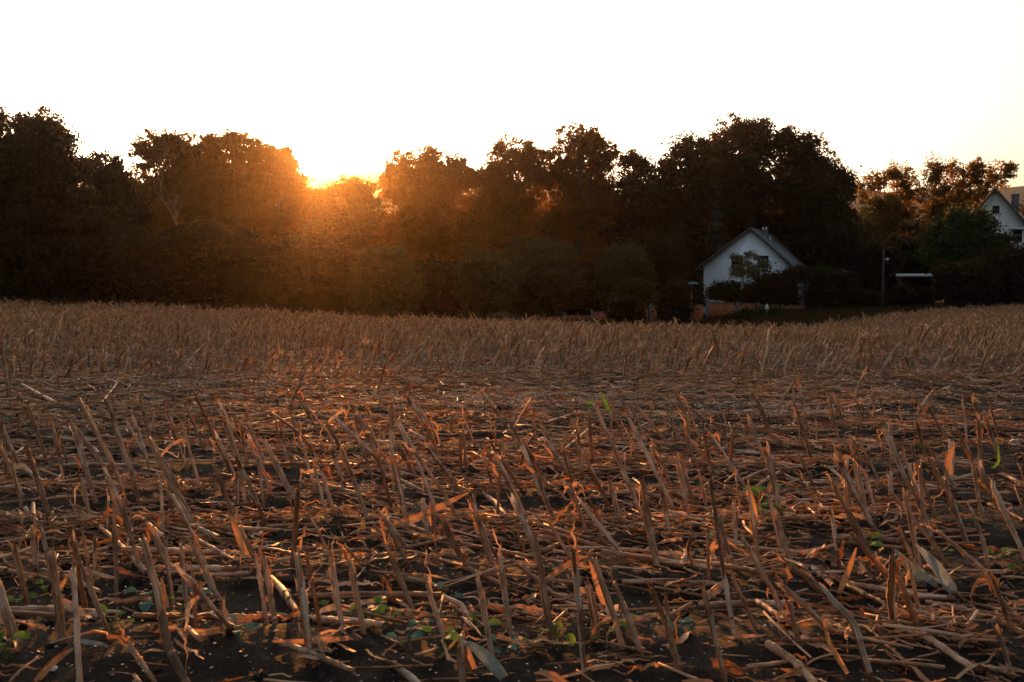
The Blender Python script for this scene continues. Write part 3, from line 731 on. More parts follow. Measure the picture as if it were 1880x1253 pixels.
# green upright shoot
def shoot(px0, py0, pts, wpx, mat, label, name="green_shoot"):
    b = ground_hit(px0, py0); b.z = float(GZ(b.x, b.y)); root = MB()
    q = np.array([[0, 0, 0]] + [list(P(x, y, b.y) - b) for x, y in pts]); q, _ = smooth_poly(q, 9)
    ribbon(root, q, wpx / F * b.y * np.linspace(1, .5, 9), np.array([0, -1, .1]), .25, .7, 3)
    o = root.build(name, mat, smooth=True); o.location = b; tag(o, label, "shoot"); return o
shoot(1821, 868, [(1834, 850), (1832, 806)], 6, FG['weed'], "thin bright green shoot standing by the white stone")
shoot(14, 665, [(12, 640), (11, 632)], 9, FG['teal'], "bluish green leaf among the tall stubs at the left edge")
shoot(1100, 755, [(1085, 737), (1070, 748)], 8, FG['weed'], "folded green-yellow corn leaf drooping left from the tall stub tip")
shoot(1122, 760, [(1112, 738), (1102, 722)], 9, FG['weed'], "folded green-yellow corn leaf drooping right from the tall stub tip")
shoot(805, 1212, [(820, 1195), (842, 1170)], 7, FG['pale'], "pale yellow broken sprout leaning on the split stump")
# torn leaves on the split stump and other traced blades standing in the air
def blade(pts, wpx, mat, label, name="torn_leaf", rnd=.6, dy=-.03):
    b = ground_hit(*pts[0]); z = b.z; mbb = MB()
    q = np.array([list(P(x, y, b.y + dy * i) - b) for i, (x, y) in enumerate(pts)]); q[:, 2] = np.maximum(q[:, 2], .012 + float(GZ(b.x, b.y)) - b.z); q, _ = smooth_poly(q, 12)
    wd = wpx / F * b.y * np.sin(np.linspace(.25, .97, 12) * PI) ** .8 + .002
    an = np.linspace(-.5, .6, 12); up = np.stack([np.sin(an) * .3, -np.cos(an), np.full(12, .5)], -1)
    ribbon(mbb, q, wd, up, .18, rnd, 4); o = mbb.build(name, mat, smooth=True); o.location = b; tag(o, label, "dry leaf"); return o
blade([(925, 1248), (900, 1215), (872, 1190), (850, 1178)], 22, M_PALE, "broad greenish-grey leaf drooping from the split stump")
blade([(872, 1235), (862, 1205), (855, 1180)], 9, M_LEAF, "narrow torn leaf hanging down the split stump")
blade([(1000, 1082), (1030, 1045), (1060, 1025), (1080, 1022)], 10, M_LEAF, "pale tan leaf bent down to the left of the frayed tall stub")
blade([(1111, 1125), (1097, 1080), (1082, 1030)], 9, M_LEAF, "long narrow leaf hanging along the red-footed stub")
blade([(453, 1035), (440, 985), (422, 943)], 14, M_LEAF, "upright orange leaf blade standing left of the middle stubs")
blade([(690, 985), (760, 955), (820, 925), (860, 905)], 14, M_LEAF, "long orange leaf slanting up behind the paired stubs")
blade([(120, 1115), (108, 1085), (125, 1060), (134, 1045)], 9, M_LEAF, "kinked pale leaf hanging beside the upright sheathed stub")
blade([(66, 1253), (100, 1215), (135, 1190)], 14, M_LEAF, "orange leaf rising from the bottom edge to the sheathed stub")
blade([(640, 1027), (680, 1026), (718, 1031)], 6, M_LEAF, "thin orange leaf held level between two middle stubs", dy=0)
blade([(1287, 1092), (1245, 1078), (1205, 1071)], 5, M_LEAF, "straight tan leaf bridging the husk-topped stub and its neighbour", dy=0)
blade([(1375, 1030), (1350, 1005), (1325, 985)], 4, M_LEAF, "thin straw slanting down right of the long thin stub")
blade([(1380, 998), (1388, 945), (1374, 892)], 9, M_LEAF, "curved orange leaf standing beside the yellow weed")
blade([(1745, 880), (1738, 850), (1752, 815)], 14, M_LEAF, "thick upright orange husk among the right rows")
blade([(1820, 1052), (1845, 1035), (1878, 1075)], 11, M_LEAF, "orange leaf folded in a peak at the right edge")
blade([(1540, 1090), (1560, 1040), (1572, 1005)], 10, M_LEAF, "dark orange leaf leaning behind the long slanting stub")
blade([(310, 1130), (302, 1090), (296, 1060)], 8, M_LEAF, "short orange leaf left of the thin stub")
blade([(1555, 1250), (1520, 1180), (1510, 1130)], 9, M_LEAF, "dark reddish strip curving down from the slanted stub")
blade([(405, 1190), (370, 1165), (310, 1155)], 12, M_LEAF, "broad orange leaf lying against the thick bent stub")
blade([(640, 1210), (560, 1180), (500, 1178)], 10, M_LEAF, "wide arched brown leaf crossing behind the fallen stalk")
blade([(1750, 1088), (1730, 1060), (1712, 1035), (1680, 1000)], 24, M_PALE, "pale bluish weathered leaf draped over the soil on the right", "weathered_leaf", .75)
blade([(1700, 1075), (1672, 1045), (1640, 1008)], 20, M_PALE, "grey-blue crumpled leaf behind the pale draped leaf", "weathered_leaf", .45)
blade([(1720, 1075), (1700, 1062), (1690, 1045)], 16, M_PALE, "small whitish curl of leaf beneath the pale draped leaf", "weathered_leaf", .9)
blade([(140, 1200), (190, 1185), (203, 1205)], 7, M_PALE, "curved whitish stalk lying on the dark soil", "weathered_leaf", .9)
M_STONE = simple("white_stone", (.62, .60, .56), .8, .15, 30)
def stone(px, py, size, label):
    b = ground_hit(px, py); s = size / F * b.y * .5; m_ = MB()
    th = np.arange(9) / 9 * 2 * PI; ph = np.linspace(.05, PI - .05, 7)
    G = np.stack([np.outer(np.sin(ph), np.cos(th)) * 1.2, np.outer(np.sin(ph), np.sin(th)), np.outer(np.cos(ph), np.ones(9)) * .8], -1) * s * (1 + rg.normal(0, .1, (7, 9, 1)))
    m_.grid(G, np.array([.5] * 3), closed=True); o = m_.build("stone", M_STONE); o.location = (b.x, b.y, float(GZ(b.x, b.y)) + s * .5); tag(o, label, "stone")
stone(1863, 822, 17, "angular white stone at the right edge of the stubble")
stone(932, 1172, 9, "smooth white pebble right of the thick leaning stub")
stone(1745, 815, 8, "small pale stone catching orange light")
stone(98, 1232, 14, "pale stone near the bottom left corner")
stone(610, 903, 6, "tiny white pebble among the middle stubs")
stone(1330, 828, 7, "small pale pebble in front of the flattened strip")

# ------------------------------------------------------------------ trees
TREES = []
def crown_quads(lobes, leaf, dens, rgt, flat=.75, lmul=1.0):
    """lobes: world ellipsoids (c, r). leaf clumps in the outer shell, leaf quads in each clump"""
    Q = []; Tn = []; ztop = max(c[2] for c, _ in lobes)
    for c, r in lobes:
        r = np.array(r); area = 4 * PI * ((r[0] * r[1]) ** 1.6 / 3 + (r[0] * r[2]) ** 1.6 / 3 + (r[1] * r[2]) ** 1.6 / 3) ** (1 / 1.6)
        hi = c[2] > ztop - 3.4; nc = max(12, int(area * dens * (2.3 if hi else 1.7)))
        d = rgt.normal(0, 1, (nc, 3)); d /= np.linalg.norm(d, axis=1)[:, None]
        rad = np.where(rgt.random(nc) < .6, rgt.uniform(.72, 1.12, nc), rgt.uniform(.2, .75, nc))
        cc = np.array(c) + d * rad[:, None] * r
        cr = rgt.uniform(.16, .42, nc) * min(1, .45 + r.mean() / 3)
        nl = max(6, int((26 if hi else 46) * lmul * (0.2 / leaf) ** 1.3))
        if hi:      # airy outer sprays
            keep = rgt.random(nc) < np.clip(1.15 - .55 * rad, .3, 1); cc = cc[keep]; cr = cr[keep]; nc = len(cc)
        p = np.clip(rgt.normal(0, 1, (nc, nl, 3)), -2.4, 2.4)
        p = cc[:, None] + p * cr[:, None, None] * np.array([1, 1, flat])
        tone = np.clip(rgt.random(nc)[:, None] * .6 + rgt.random((nc, nl)) * .4, 0, 1)
        Q.append(p.reshape(-1, 3)); Tn.append(tone.ravel())
    c = np.vstack(Q); tone = np.concatenate(Tn); n = len(c)
    a = rgt.normal(0, 1, (n, 3)); a /= np.linalg.norm(a, axis=1)[:, None]
    b = np.cross(a, rgt.normal(0, 1, (n, 3))); b /= np.linalg.norm(b, axis=1)[:, None]
    s = leaf * rgt.uniform(.55, 1.25, n)[:, None]
    q = np.stack([c - a * s, c - b * s * .55, c + a * s, c + b * s * .55], 1)
    col = np.zeros((n, 4, 3)); col[..., 0] = tone[:, None]; col[..., 1] = .5
    return q, col
def branches(root_mb, base, lobes, r0, rgt, twigs=3):
    base = np.array(base, float); cen = np.array([l[0] for l in lobes]); top = cen[:, 2].max()
    fork = base + (np.array([cen[:, 0].mean(), cen[:, 1].mean(), base[2]]) - base) * .5; fork[2] = base[2] + max(.3, (cen[:, 2].mean() - base[2]) * .45)
    p = np.array([base - [0, 0, .2], base * .5 + fork * .5 + rgt.normal(0, .08, 3), fork]); p, _ = smooth_poly(p, 6)
    tube(root_mb, p, np.linspace(r0 * 1.25, r0 * .8, 6), 8, .5, False)
    for c, r in lobes:
        end = np.array(c) + np.array([0, 0, r[2] * .6]); m = fork * .5 + end * .5 + rgt.normal(0, .25, 3)
        q, _ = smooth_poly([fork, m, end], 7); tube(root_mb, q, np.linspace(r0 * .6, r0 * .12, 7), 6, .5, False)
        for _ in range(twigs * 2):
            i = rgt.integers(2, 7); d = rgt.normal(0, 1, 3); d[2] = abs(d[2]) * .7; d /= np.linalg.norm(d)
            e = q[i] + d * np.array(r) * rgt.uniform(.6, 1.0); mm = (q[i] + e) / 2 + rgt.normal(0, .15, 3)
            tq, _ = smooth_poly([q[i], mm, e], 5); tube(root_mb, tq, np.linspace(r0 * .22, r0 * .05, 5), 4, .5, False)
def tree(name, D, basepx, lobes_px, mat, label, leaf=.2, dens=1.0, seed=0, cat="tree", group=None, depth=.85, r0=None, bark=None, twigs=3, jit=1.0, lmul=1.0):
    rgt = np.random.default_rng(1000 + seed); lobes = []
    for (x, y, rx, ry) in lobes_px:
        dy = rgt.uniform(-1, 1) * rx / F * D * .5 * jit
        c = P(x, y, D + dy); k = D / F
        lobes.append((list(c), (rx * k * .97, (rx + ry) * .5 * k * depth, ry * k * 1.0)))
    for c, r in list(lobes):
        for _ in range(3):
            a = rgt.uniform(0, 2 * PI); f_ = rgt.uniform(.45, .75)
            lobes.append(([c[0] + math.cos(a) * r[0] * .75, c[1] + math.sin(a) * r[1] * .6, c[2] + r[2] * rgt.uniform(-.1, .6)], tuple(q_ * f_ * .75 for q_ in r)))
    bx = P(basepx, HORIZ, D); bz = gz(bx.x, D); base = Vector((bx.x, D, bz)); root = empty(name, base)
    loc = [([c[0] - base.x, c[1] - base.y, c[2] - base.z], r) for c, r in lobes]
    q, col = crown_quads(loc, leaf * (.8 if dens > .5 else .75), dens, rgt, lmul=lmul)
    # keep leaves above ground
    zmin = -0.0; m = q[..., 2].min(axis=1) > zmin; q = q[m]; col = col[m]
    cb = MB(); cb.quads(q, col); cb.build("crown", mat, root)
    tb = MB(); h = max(c[2] for c, _ in loc)
    branches(tb, (0, 0, 0), loc[:len(lobes_px)], r0 or max(.05, h * .022), rgt, twigs); tb.build("trunk", bark or M_BARK, root, smooth=True)
    tag(root, label, cat, group)
    return root
G1 = "trees along the far edge of the field"
d, wm, gr, ol = FG['dark'], FG['warm'], FG['green'], FG['olive']
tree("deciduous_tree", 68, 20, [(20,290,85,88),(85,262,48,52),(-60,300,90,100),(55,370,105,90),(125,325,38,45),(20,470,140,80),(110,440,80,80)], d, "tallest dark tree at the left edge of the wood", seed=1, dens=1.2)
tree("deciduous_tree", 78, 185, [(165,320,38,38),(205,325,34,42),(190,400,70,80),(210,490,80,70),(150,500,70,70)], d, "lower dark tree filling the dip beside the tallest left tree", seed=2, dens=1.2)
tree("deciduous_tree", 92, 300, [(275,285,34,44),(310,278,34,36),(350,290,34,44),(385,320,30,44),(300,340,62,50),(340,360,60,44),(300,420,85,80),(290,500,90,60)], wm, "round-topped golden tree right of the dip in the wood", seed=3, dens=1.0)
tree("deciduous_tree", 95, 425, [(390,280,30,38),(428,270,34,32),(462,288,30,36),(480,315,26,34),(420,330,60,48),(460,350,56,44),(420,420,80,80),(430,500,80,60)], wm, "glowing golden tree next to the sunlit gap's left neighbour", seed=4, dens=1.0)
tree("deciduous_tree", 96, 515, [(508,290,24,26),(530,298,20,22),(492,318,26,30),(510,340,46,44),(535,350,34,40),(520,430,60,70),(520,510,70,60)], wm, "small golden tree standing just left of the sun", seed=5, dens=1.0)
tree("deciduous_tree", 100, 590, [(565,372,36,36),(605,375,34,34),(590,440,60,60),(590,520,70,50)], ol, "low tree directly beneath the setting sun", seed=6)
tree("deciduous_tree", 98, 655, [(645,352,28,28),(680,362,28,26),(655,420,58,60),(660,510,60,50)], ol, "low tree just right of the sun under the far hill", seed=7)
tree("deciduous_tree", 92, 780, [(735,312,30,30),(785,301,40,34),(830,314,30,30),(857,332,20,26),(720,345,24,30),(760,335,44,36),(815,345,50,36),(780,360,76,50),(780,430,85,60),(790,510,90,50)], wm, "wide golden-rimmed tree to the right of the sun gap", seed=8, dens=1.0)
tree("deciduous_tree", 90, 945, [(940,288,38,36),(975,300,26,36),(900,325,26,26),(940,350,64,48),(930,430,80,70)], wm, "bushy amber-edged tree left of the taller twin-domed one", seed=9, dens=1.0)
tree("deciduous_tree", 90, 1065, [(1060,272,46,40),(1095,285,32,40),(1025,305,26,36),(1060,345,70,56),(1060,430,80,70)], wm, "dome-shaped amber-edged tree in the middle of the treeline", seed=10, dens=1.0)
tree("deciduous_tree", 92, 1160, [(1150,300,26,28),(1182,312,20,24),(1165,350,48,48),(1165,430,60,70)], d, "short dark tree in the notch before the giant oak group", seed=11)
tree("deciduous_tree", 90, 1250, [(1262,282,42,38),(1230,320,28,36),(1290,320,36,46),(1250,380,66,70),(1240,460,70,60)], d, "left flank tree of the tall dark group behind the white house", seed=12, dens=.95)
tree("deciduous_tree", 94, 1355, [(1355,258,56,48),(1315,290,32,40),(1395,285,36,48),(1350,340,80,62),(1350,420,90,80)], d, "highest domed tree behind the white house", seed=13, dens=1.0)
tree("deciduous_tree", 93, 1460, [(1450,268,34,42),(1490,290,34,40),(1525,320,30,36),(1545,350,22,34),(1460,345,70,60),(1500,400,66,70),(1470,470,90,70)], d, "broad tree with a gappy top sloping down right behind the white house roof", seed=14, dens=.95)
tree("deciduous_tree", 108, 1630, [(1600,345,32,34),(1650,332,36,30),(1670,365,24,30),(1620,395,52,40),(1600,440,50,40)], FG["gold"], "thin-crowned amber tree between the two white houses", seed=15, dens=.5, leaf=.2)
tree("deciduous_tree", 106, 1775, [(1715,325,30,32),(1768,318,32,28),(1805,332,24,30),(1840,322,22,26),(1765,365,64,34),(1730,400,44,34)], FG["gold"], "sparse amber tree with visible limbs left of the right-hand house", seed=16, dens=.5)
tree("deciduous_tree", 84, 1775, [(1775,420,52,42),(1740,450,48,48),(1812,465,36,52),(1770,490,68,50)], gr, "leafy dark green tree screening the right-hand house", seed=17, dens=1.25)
# background wood, lower line
G2 = "background trees closing the wood"
k = 0
BW = [(-40,420),(60,410),(150,400),(240,385),(330,395),(410,390),(490,395),(560,420),(625,425),(700,410),(770,390),(860,370),(930,385),(1010,375),(1090,380),(1180,375),(1270,370),(1370,350),(1460,360),(1540,400),(1600,395),(1690,400),(1850,400),(1905,372),(-150,405),(2010,380)]
BEH = ["the tallest left tree's left side", "the tallest left tree's middle", "the tallest left tree's right edge", "the dip in the wood", "the round-topped golden tree", "the bare whitish tree",
       "the second golden tree", "the sun-side golden tree", "the sun gap", "the low tree under the far hill", "the wide golden-rimmed tree's left side", "the wide golden-rimmed tree's right side", "the widest olive bush",
       "the dome-shaped amber tree", "the dome-shaped tree's right side", "the notch before the tall group", "the bluish spruce", "the highest domed tree", "the gappy-topped tree", "the reddish bush", "the thin-crowned amber tree",
       "the sparse amber tree", "the leafy dark green tree", "the right-hand house", "the far left edge of the wood", "the right margin"]
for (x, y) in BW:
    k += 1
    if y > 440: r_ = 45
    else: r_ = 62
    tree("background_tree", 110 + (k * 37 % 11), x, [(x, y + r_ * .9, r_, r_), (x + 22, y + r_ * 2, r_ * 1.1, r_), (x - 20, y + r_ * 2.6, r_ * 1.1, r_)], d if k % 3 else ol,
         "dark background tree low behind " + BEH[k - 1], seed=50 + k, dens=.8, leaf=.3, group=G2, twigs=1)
# shrubs and mid trees in front
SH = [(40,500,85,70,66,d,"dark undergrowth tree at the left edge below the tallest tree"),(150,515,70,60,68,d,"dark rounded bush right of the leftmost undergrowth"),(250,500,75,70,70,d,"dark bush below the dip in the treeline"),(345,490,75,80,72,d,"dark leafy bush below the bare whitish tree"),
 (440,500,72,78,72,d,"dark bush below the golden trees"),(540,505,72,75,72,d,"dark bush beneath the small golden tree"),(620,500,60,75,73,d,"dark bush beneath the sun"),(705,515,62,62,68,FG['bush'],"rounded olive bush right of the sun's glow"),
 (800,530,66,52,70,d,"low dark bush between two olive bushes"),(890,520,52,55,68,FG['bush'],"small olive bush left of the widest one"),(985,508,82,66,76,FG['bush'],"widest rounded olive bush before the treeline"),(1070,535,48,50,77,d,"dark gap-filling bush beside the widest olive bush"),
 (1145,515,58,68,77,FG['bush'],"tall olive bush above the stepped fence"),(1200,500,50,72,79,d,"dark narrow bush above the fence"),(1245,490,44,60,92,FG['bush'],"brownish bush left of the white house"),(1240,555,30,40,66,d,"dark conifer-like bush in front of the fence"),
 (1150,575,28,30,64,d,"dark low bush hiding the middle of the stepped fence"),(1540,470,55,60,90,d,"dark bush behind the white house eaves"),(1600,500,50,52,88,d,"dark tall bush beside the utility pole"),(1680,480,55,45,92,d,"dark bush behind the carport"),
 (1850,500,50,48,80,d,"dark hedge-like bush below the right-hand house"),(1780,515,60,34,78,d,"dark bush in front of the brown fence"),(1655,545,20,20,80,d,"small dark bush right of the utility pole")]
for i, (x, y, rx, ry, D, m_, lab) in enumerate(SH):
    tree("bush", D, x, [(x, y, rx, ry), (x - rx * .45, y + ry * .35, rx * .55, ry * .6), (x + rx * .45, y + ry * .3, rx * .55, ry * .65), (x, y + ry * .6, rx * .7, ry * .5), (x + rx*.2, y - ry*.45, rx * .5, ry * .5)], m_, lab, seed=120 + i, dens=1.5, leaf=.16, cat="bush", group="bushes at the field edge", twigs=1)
# garden plants by the house
_g = np.random.default_rng(88); GT = []
for _a in np.linspace(-1.0, .95, 22):
    _l = _g.uniform(.35, 1.0); GT.append((1370 + 44 * math.sin(_a) * _l + _g.normal(0, 3), 528 - 66 * math.cos(_a * .9) * _l + _g.normal(0, 3), _g.uniform(5, 10), _g.uniform(5, 9)))
tree("garden_tree", 79, 1372, GT, FG['pale'], "slender pale-leaved young tree in front of the white gable", seed=201, dens=.16, leaf=.08, r0=.045, twigs=1, lmul=.085)
tree("bush", 78, 1330, [(1330,535,24,18),(1312,540,14,15),(1350,545,20,16)], gr, "dark glossy bush against the white wall's lower left", seed=202, dens=2.2, leaf=.12, cat="bush")
tree("bush", 76, 1425, [(1425,528,44,32),(1395,545,30,28),(1450,512,22,18),(1425,556,42,22),(1470,502,16,12)], d, "big round dark bush covering the white house's right corner", seed=203, dens=2.2, leaf=.13, cat="bush")
tree("bush", 76, 1530, [(1525,540,40,36),(1550,555,34,26),(1505,555,26,26),(1530,515,26,18)], FG['red'], "reddish-brown bush right of the white house", seed=204, dens=2.0, leaf=.14, cat="bush")
tree("bush", 80, 1515, [(1515,508,32,18),(1540,520,26,20)], gr, "dark green hedge top right of the roof corner", seed=205, dens=2.0, leaf=.13, cat="bush")
tree("bush", 65, 1395, [(1395,580,36,14),(1370,586,22,10),(1425,586,26,11)], gr, "low dark green bush before the orange fence", seed=206, dens=2.4, leaf=.1, cat="bush")
tree("bush", 76, 1590, [(1590,555,26,20),(1570,560,22,16)], d, "dark low bush between reddish bush and utility pole", seed=207, dens=2.0, leaf=.12, cat="bush")
# conifers
def conifer(D, px, top, bot, wpx, mat, label, seed, name="spruce_tree", tiers=26):
    rgt = np.random.default_rng(seed); bx = P(px, HORIZ, D); base = Vector((bx.x, D, gz(bx.x, D))); root = empty(name, base)
    zt = P(px, top, D).z - base.z; k = D / F; q = []; tn = []
    zb = max(.2, P(px, bot, D).z - base.z)
    for i in range(tiers):
        f = i / (tiers - 1); z = zb + (zt - zb) * f; rr = wpx * .5 * k * (1 - f) ** .85 + .05; nb = max(5, int(13 * (1 - f) + 4))
        for j in range(nb):
            a = rgt.uniform(0, 2 * PI); L = rr * rgt.uniform(.75, 1.15); m = max(6, int(L * 22))
            s = rgt.random(m); c = np.stack([np.cos(a) * L * s, np.sin(a) * L * s, z - .28 * L * s + .12 * L * s ** 2], -1) + rgt.normal(0, .05 + .03 * L, (m, 3))
            q.append(c); tn.append(np.full(m, rgt.random()))
    c = np.vstack(q); tone = np.concatenate(tn); n = len(c)
    a = rgt.normal(0, 1, (n, 3)) * [1, 1, .5]; a /= np.linalg.norm(a, axis=1)[:, None]; b = np.cross(a, rgt.normal(0, 1, (n, 3))); b /= np.linalg.norm(b, axis=1)[:, None]
    s = .13 * rgt.uniform(.6, 1.2, n)[:, None]; Q = np.stack([c - a * s, c - b * s * .4, c + a * s, c + b * s * .4], 1)
    col = np.zeros((n, 4, 3)); col[..., 0] = tone[:, None]
    m_ = MB(); m_.quads(Q, col); m_.build("crown", mat, root)
    t = MB(); tube(t, [(0, 0, -.2), (0, 0, zt * .5), (0, 0, zt)], [.16, .09, .015], 7, .5, False); t.build("trunk", M_BARK, root, True)
    tag(root, label, "tree")
conifer(90, 1312, 325, 520, 84, FG['blue'], "bluish spruce rising behind the white house's left roof slope", 61)
conifer(80, 1284, 497, 560, 26, FG['olive'], "narrow yellow-green cypress at the white house's left corner", 62, "cypress_tree", 18)
conifer(66, 1228, 520, 600, 50, FG['dark'], "dark conifer standing in front of the stepped fence", 63)
# bare whitish tree
rgt = np.random.default_rng(71); D = 76; b = P(330, HORIZ, D); base = Vector((b.x, D, gz(b.x, D))); t = MB()
def limb(p0, d, L, r, lv):
    p1 = p0 + d * L * .5 + rgt.normal(0, .05 * L, 3); p2 = p0 + d * L + rgt.normal(0, .06 * L, 3)
    q, _ = smooth_poly([p0, p1, p2], 5); tube(t, q, np.linspace(r, r * .55, 5), 6 if lv < 2 else 4, .5, False)
    if lv < 4:
        for _ in range(2 + (lv > 0)):
            nd = d + rgt.normal(0, .33, 3) + np.array([0, 0, .12]); nd /= np.linalg.norm(nd); limb(q[rgt.integers(2, 5)], nd, L * rgt.uniform(.5, .75), r * .55, lv + 1)
top = P(330, 290, D).z - base.z
limb(np.array([0, 0, 0.]), np.array([0, 0, 1.0]), top * .50, .06, 0)
o = t.build("bare_tree", M_BARKPALE, smooth=True); o.location = base; tag(o, "bare whitish tree with forked leafless limbs before the golden trees", "tree")

# ------------------------------------------------------------------ houses
M_WALL = simple("white_render", (.74, .77, .80), .85, .05, 2)
M_WALL2 = simple("cream_render", (.62, .60, .56), .85, .05, 2)
def roofmat(name, c):
    m, n, b, o = newmat(name); v = n.nodes.new("ShaderNodeTexCoord").outputs["Object"]
    w1 = n.nodes.new("ShaderNodeTexBrick"); w1.inputs["Scale"].default_value = 1.0; w1.inputs["Brick Width"].default_value = .35; w1.inputs["Row Height"].default_value = .32; w1.inputs["Mortar Size"].default_value = .02
    w1.inputs["Color1"].default_value = (*c, 1); w1.inputs["Color2"].default_value = (*[x * 1.35 for x in c], 1); w1.inputs["Mortar"].default_value = (*[x * .35 for x in c], 1)
    cb = n.nodes.new("ShaderNodeMapping"); cb.inputs["Rotation"].default_value = (0, 0, PI / 2); n.links.new(v, cb.inputs[0]); n.links.new(cb.outputs[0], w1.inputs[0])
    n.links.new(w1.outputs[0], b.inputs["Base Color"]); b.inputs["Roughness"].default_value = .6
    return m
M_ROOF = roofmat("grey_roof_tiles", (.11, .11, .12)); M_ROOFB = roofmat("brown_roof_tiles", (.13, .085, .06))
M_TRIM = simple("dark_trim", (.04, .03, .025), .6); M_GLASS = simple("dark_window_glass", (.012, .014, .016), .08, .1, 3, .6)
M_FRAME = simple("brown_window_frame", (.06, .04, .03), .5); M_METAL = simple("galvanised_metal", (.45, .45, .46), .35, .1, 8, .5, .7)
M_WHITE = simple("white_paint", (.62, .64, .66), .5, .05); M_BRICK = simple("chimney_brick", (.10, .10, .105), .85, .3, 14)
def gable_house(loc, rz, W, L, eave, ridge, roof, wall, label, chim, windows, name="house", ov=.45, base_drop=1.0, th=.16, xr=0.0):
    root = empty(name, loc, rz)
    m_ = MB(); m_.prism([(-W/2, 0, -base_drop), (W/2, 0, -base_drop), (W/2, 0, eave), (xr + .001, 0, ridge - .02), (xr, 0, ridge - .02), (-W/2, 0, eave)], (0, L, 0)); m_.build("wall", wall, root)
    for sgn in (-1, 1):
        sl = (ridge - eave) / (W / 2 - sgn * xr)
        x1 = sgn * (W / 2 + ov); z1 = eave - ov * sl
        r_ = MB(); r_.prism([(xr, -ov, ridge + .02), (x1, -ov, z1 + .02), (x1, -ov, z1 + th + .02), (xr, -ov, ridge + th + .02)], (0, L + 2 * ov, 0)); rf = r_.build("roof", roof, root)
        b_ = MB(); b_.prism([(xr, -ov - .03, ridge - .05), (x1, -ov - .03, z1 - .05), (x1, -ov - .03, z1 + .14), (xr, -ov - .03, ridge + .14)], (0, .026, 0)); b_.build("barge_board", M_TRIM, rf)
        g_ = MB(); tube(g_, [(x1 + sgn * .06, -ov, z1 + .03), (x1 + sgn * .06, L / 2, z1 + .03), (x1 + sgn * .06, L + ov, z1 + .03)], .06, 8, .5, False); g_.build("gutter", M_METAL, rf, True)
        if sgn == 1:
            for (cx, cy_, w_, h_, kind) in chim:
                c_ = MB(); zc = ridge - abs(cx - xr) * sl
                if kind == 'c':
                    c_.box((cx - w_, cy_ - w_, zc - .3), (cx + w_, cy_ + w_, zc + h_)); c_.box((cx - w_ - .06, cy_ - w_ - .06, zc + h_ + .002), (cx + w_ + .06, cy_ + w_ + .06, zc + h_ + .09))
                    ch = c_.build("chimney", M_BRICK, rf)
                    for dx in (-w_ * .5, w_ * .5):
                        p_ = MB(); tube(p_, [(cx + dx, cy_, zc + h_ + .09), (cx + dx, cy_, zc + h_ + .2), (cx + dx, cy_, zc + h_ + .33)], .09, 8, .5); p_.build("chimney_pot", M_METAL, rf, True)
                else:
                    tube(c_, [(cx, cy_, zc - .1), (cx, cy_, zc + h_ * .5), (cx, cy_, zc + h_)], w_, 8, .5); c_.box((cx - w_ * 2, cy_ - w_ * 2, zc + .12), (cx + w_ * 2, cy_ + w_ * 2, zc + .3)); c_.build("flue_pipe", M_METAL, rf)
    for (x, z, w_, h_) in windows:
        f = MB(); e = .07
        for a, b in (((x - w_/2, -.05, z), (x + w_/2, .04, z + e)), ((x - w_/2, -.05, z + h_ - e), (x + w_/2, .04, z + h_)), ((x - w_/2, -.05, z + e), (x - w_/2 + e, .04, z + h_ - e)), ((x + w_/2 - e, -.05, z + e), (x + w_/2, .04, z + h_ - e)), ((x - e/2, -.045, z + e), (x + e/2, .04, z + h_ - e))): f.box(a, b)
        wo = f.build("window", M_FRAME, root); p_ = MB(); p_.box((x - w_/2 + e, -.02, z + e), (x - e/2, .03, z + h_ - e)); p_.box((x + e/2, -.02, z + e), (x + w_/2 - e, .03, z + h_ - e)); p_.build("pane", M_GLASS, wo)
        s_ = MB(); s_.box((x - w_/2 - .08, -.14, z - .06), (x + w_/2 + .08, -.005, z - .005)); s_.build("sill", M_WHITE, wo)
    tag(root, label, "house"); return root
HD = 84; HR = -R(24)
hc = P(1372, HORIZ, HD); kz = HD / F
hz = gz(hc.x, HD); zpx = lambda py, D: P(0, py, D).z
eave = zpx(487, HD) - hz; ridge = zpx(422, HD) - hz
house = gable_house((hc.x - .1, HD, hz), HR, 7.25, 12.0, eave, ridge, M_ROOF, M_WALL, "white gabled house with dark grey roof beside the field", [(.85, 3.6, .26, .5, 'c'), (1.3, 3.6, .06, .5, 'f')],
    [(-.78, zpx(492, HD) - hz, .95, 1.05), (1.38, zpx(493, HD) - hz, .9, 1.05), (-.85, zpx(532, HD) - hz, .8, .65)], xr=.37)
# low annex roof on the right-hand eave and aerial
a_ = MB(); a_.prism([(3.95, 3.8, eave - .62), (5.0, 3.8, eave - 1.05), (5.0, 3.8, eave - .93), (3.95, 3.8, eave - .48)], (0, 5.6, 0)); a_.build("porch_roof", M_ROOF, house)
a_ = MB(); tube(a_, [(4.3, 9.0, eave - .4), (4.3, 9.0, eave + .6), (4.3, 9.0, eave + 2.0)], .035, 6, .5); a_.build("vent_pipe", M_METAL, house, True)
D2 = 98; hc = P(1822, HORIZ, D2); hz2 = gz(hc.x, D2)
e2 = zpx(410, D2) - hz2; r2 = zpx(349, D2) - hz2
house2 = gable_house((hc.x + .1, D2, hz2), -R(31), 5.2, 9.0, e2, r2, M_ROOFB, M_WALL2, "tall cream house half hidden behind the dark green tree", [(1.5, 3.0, .33, 1.5, 'c')],
    [(.05, zpx(393, D2) - hz2, .62, .78), (2.0, zpx(446, D2) - hz2, .8, 1.15)], ov=.5)
a_ = MB(); a_.box((1.35, -.7, zpx(423, D2) - hz2), (2.58, -.01, zpx(421, D2) - hz2 + .04)); a_.build("balcony_canopy", M_WHITE, house2)
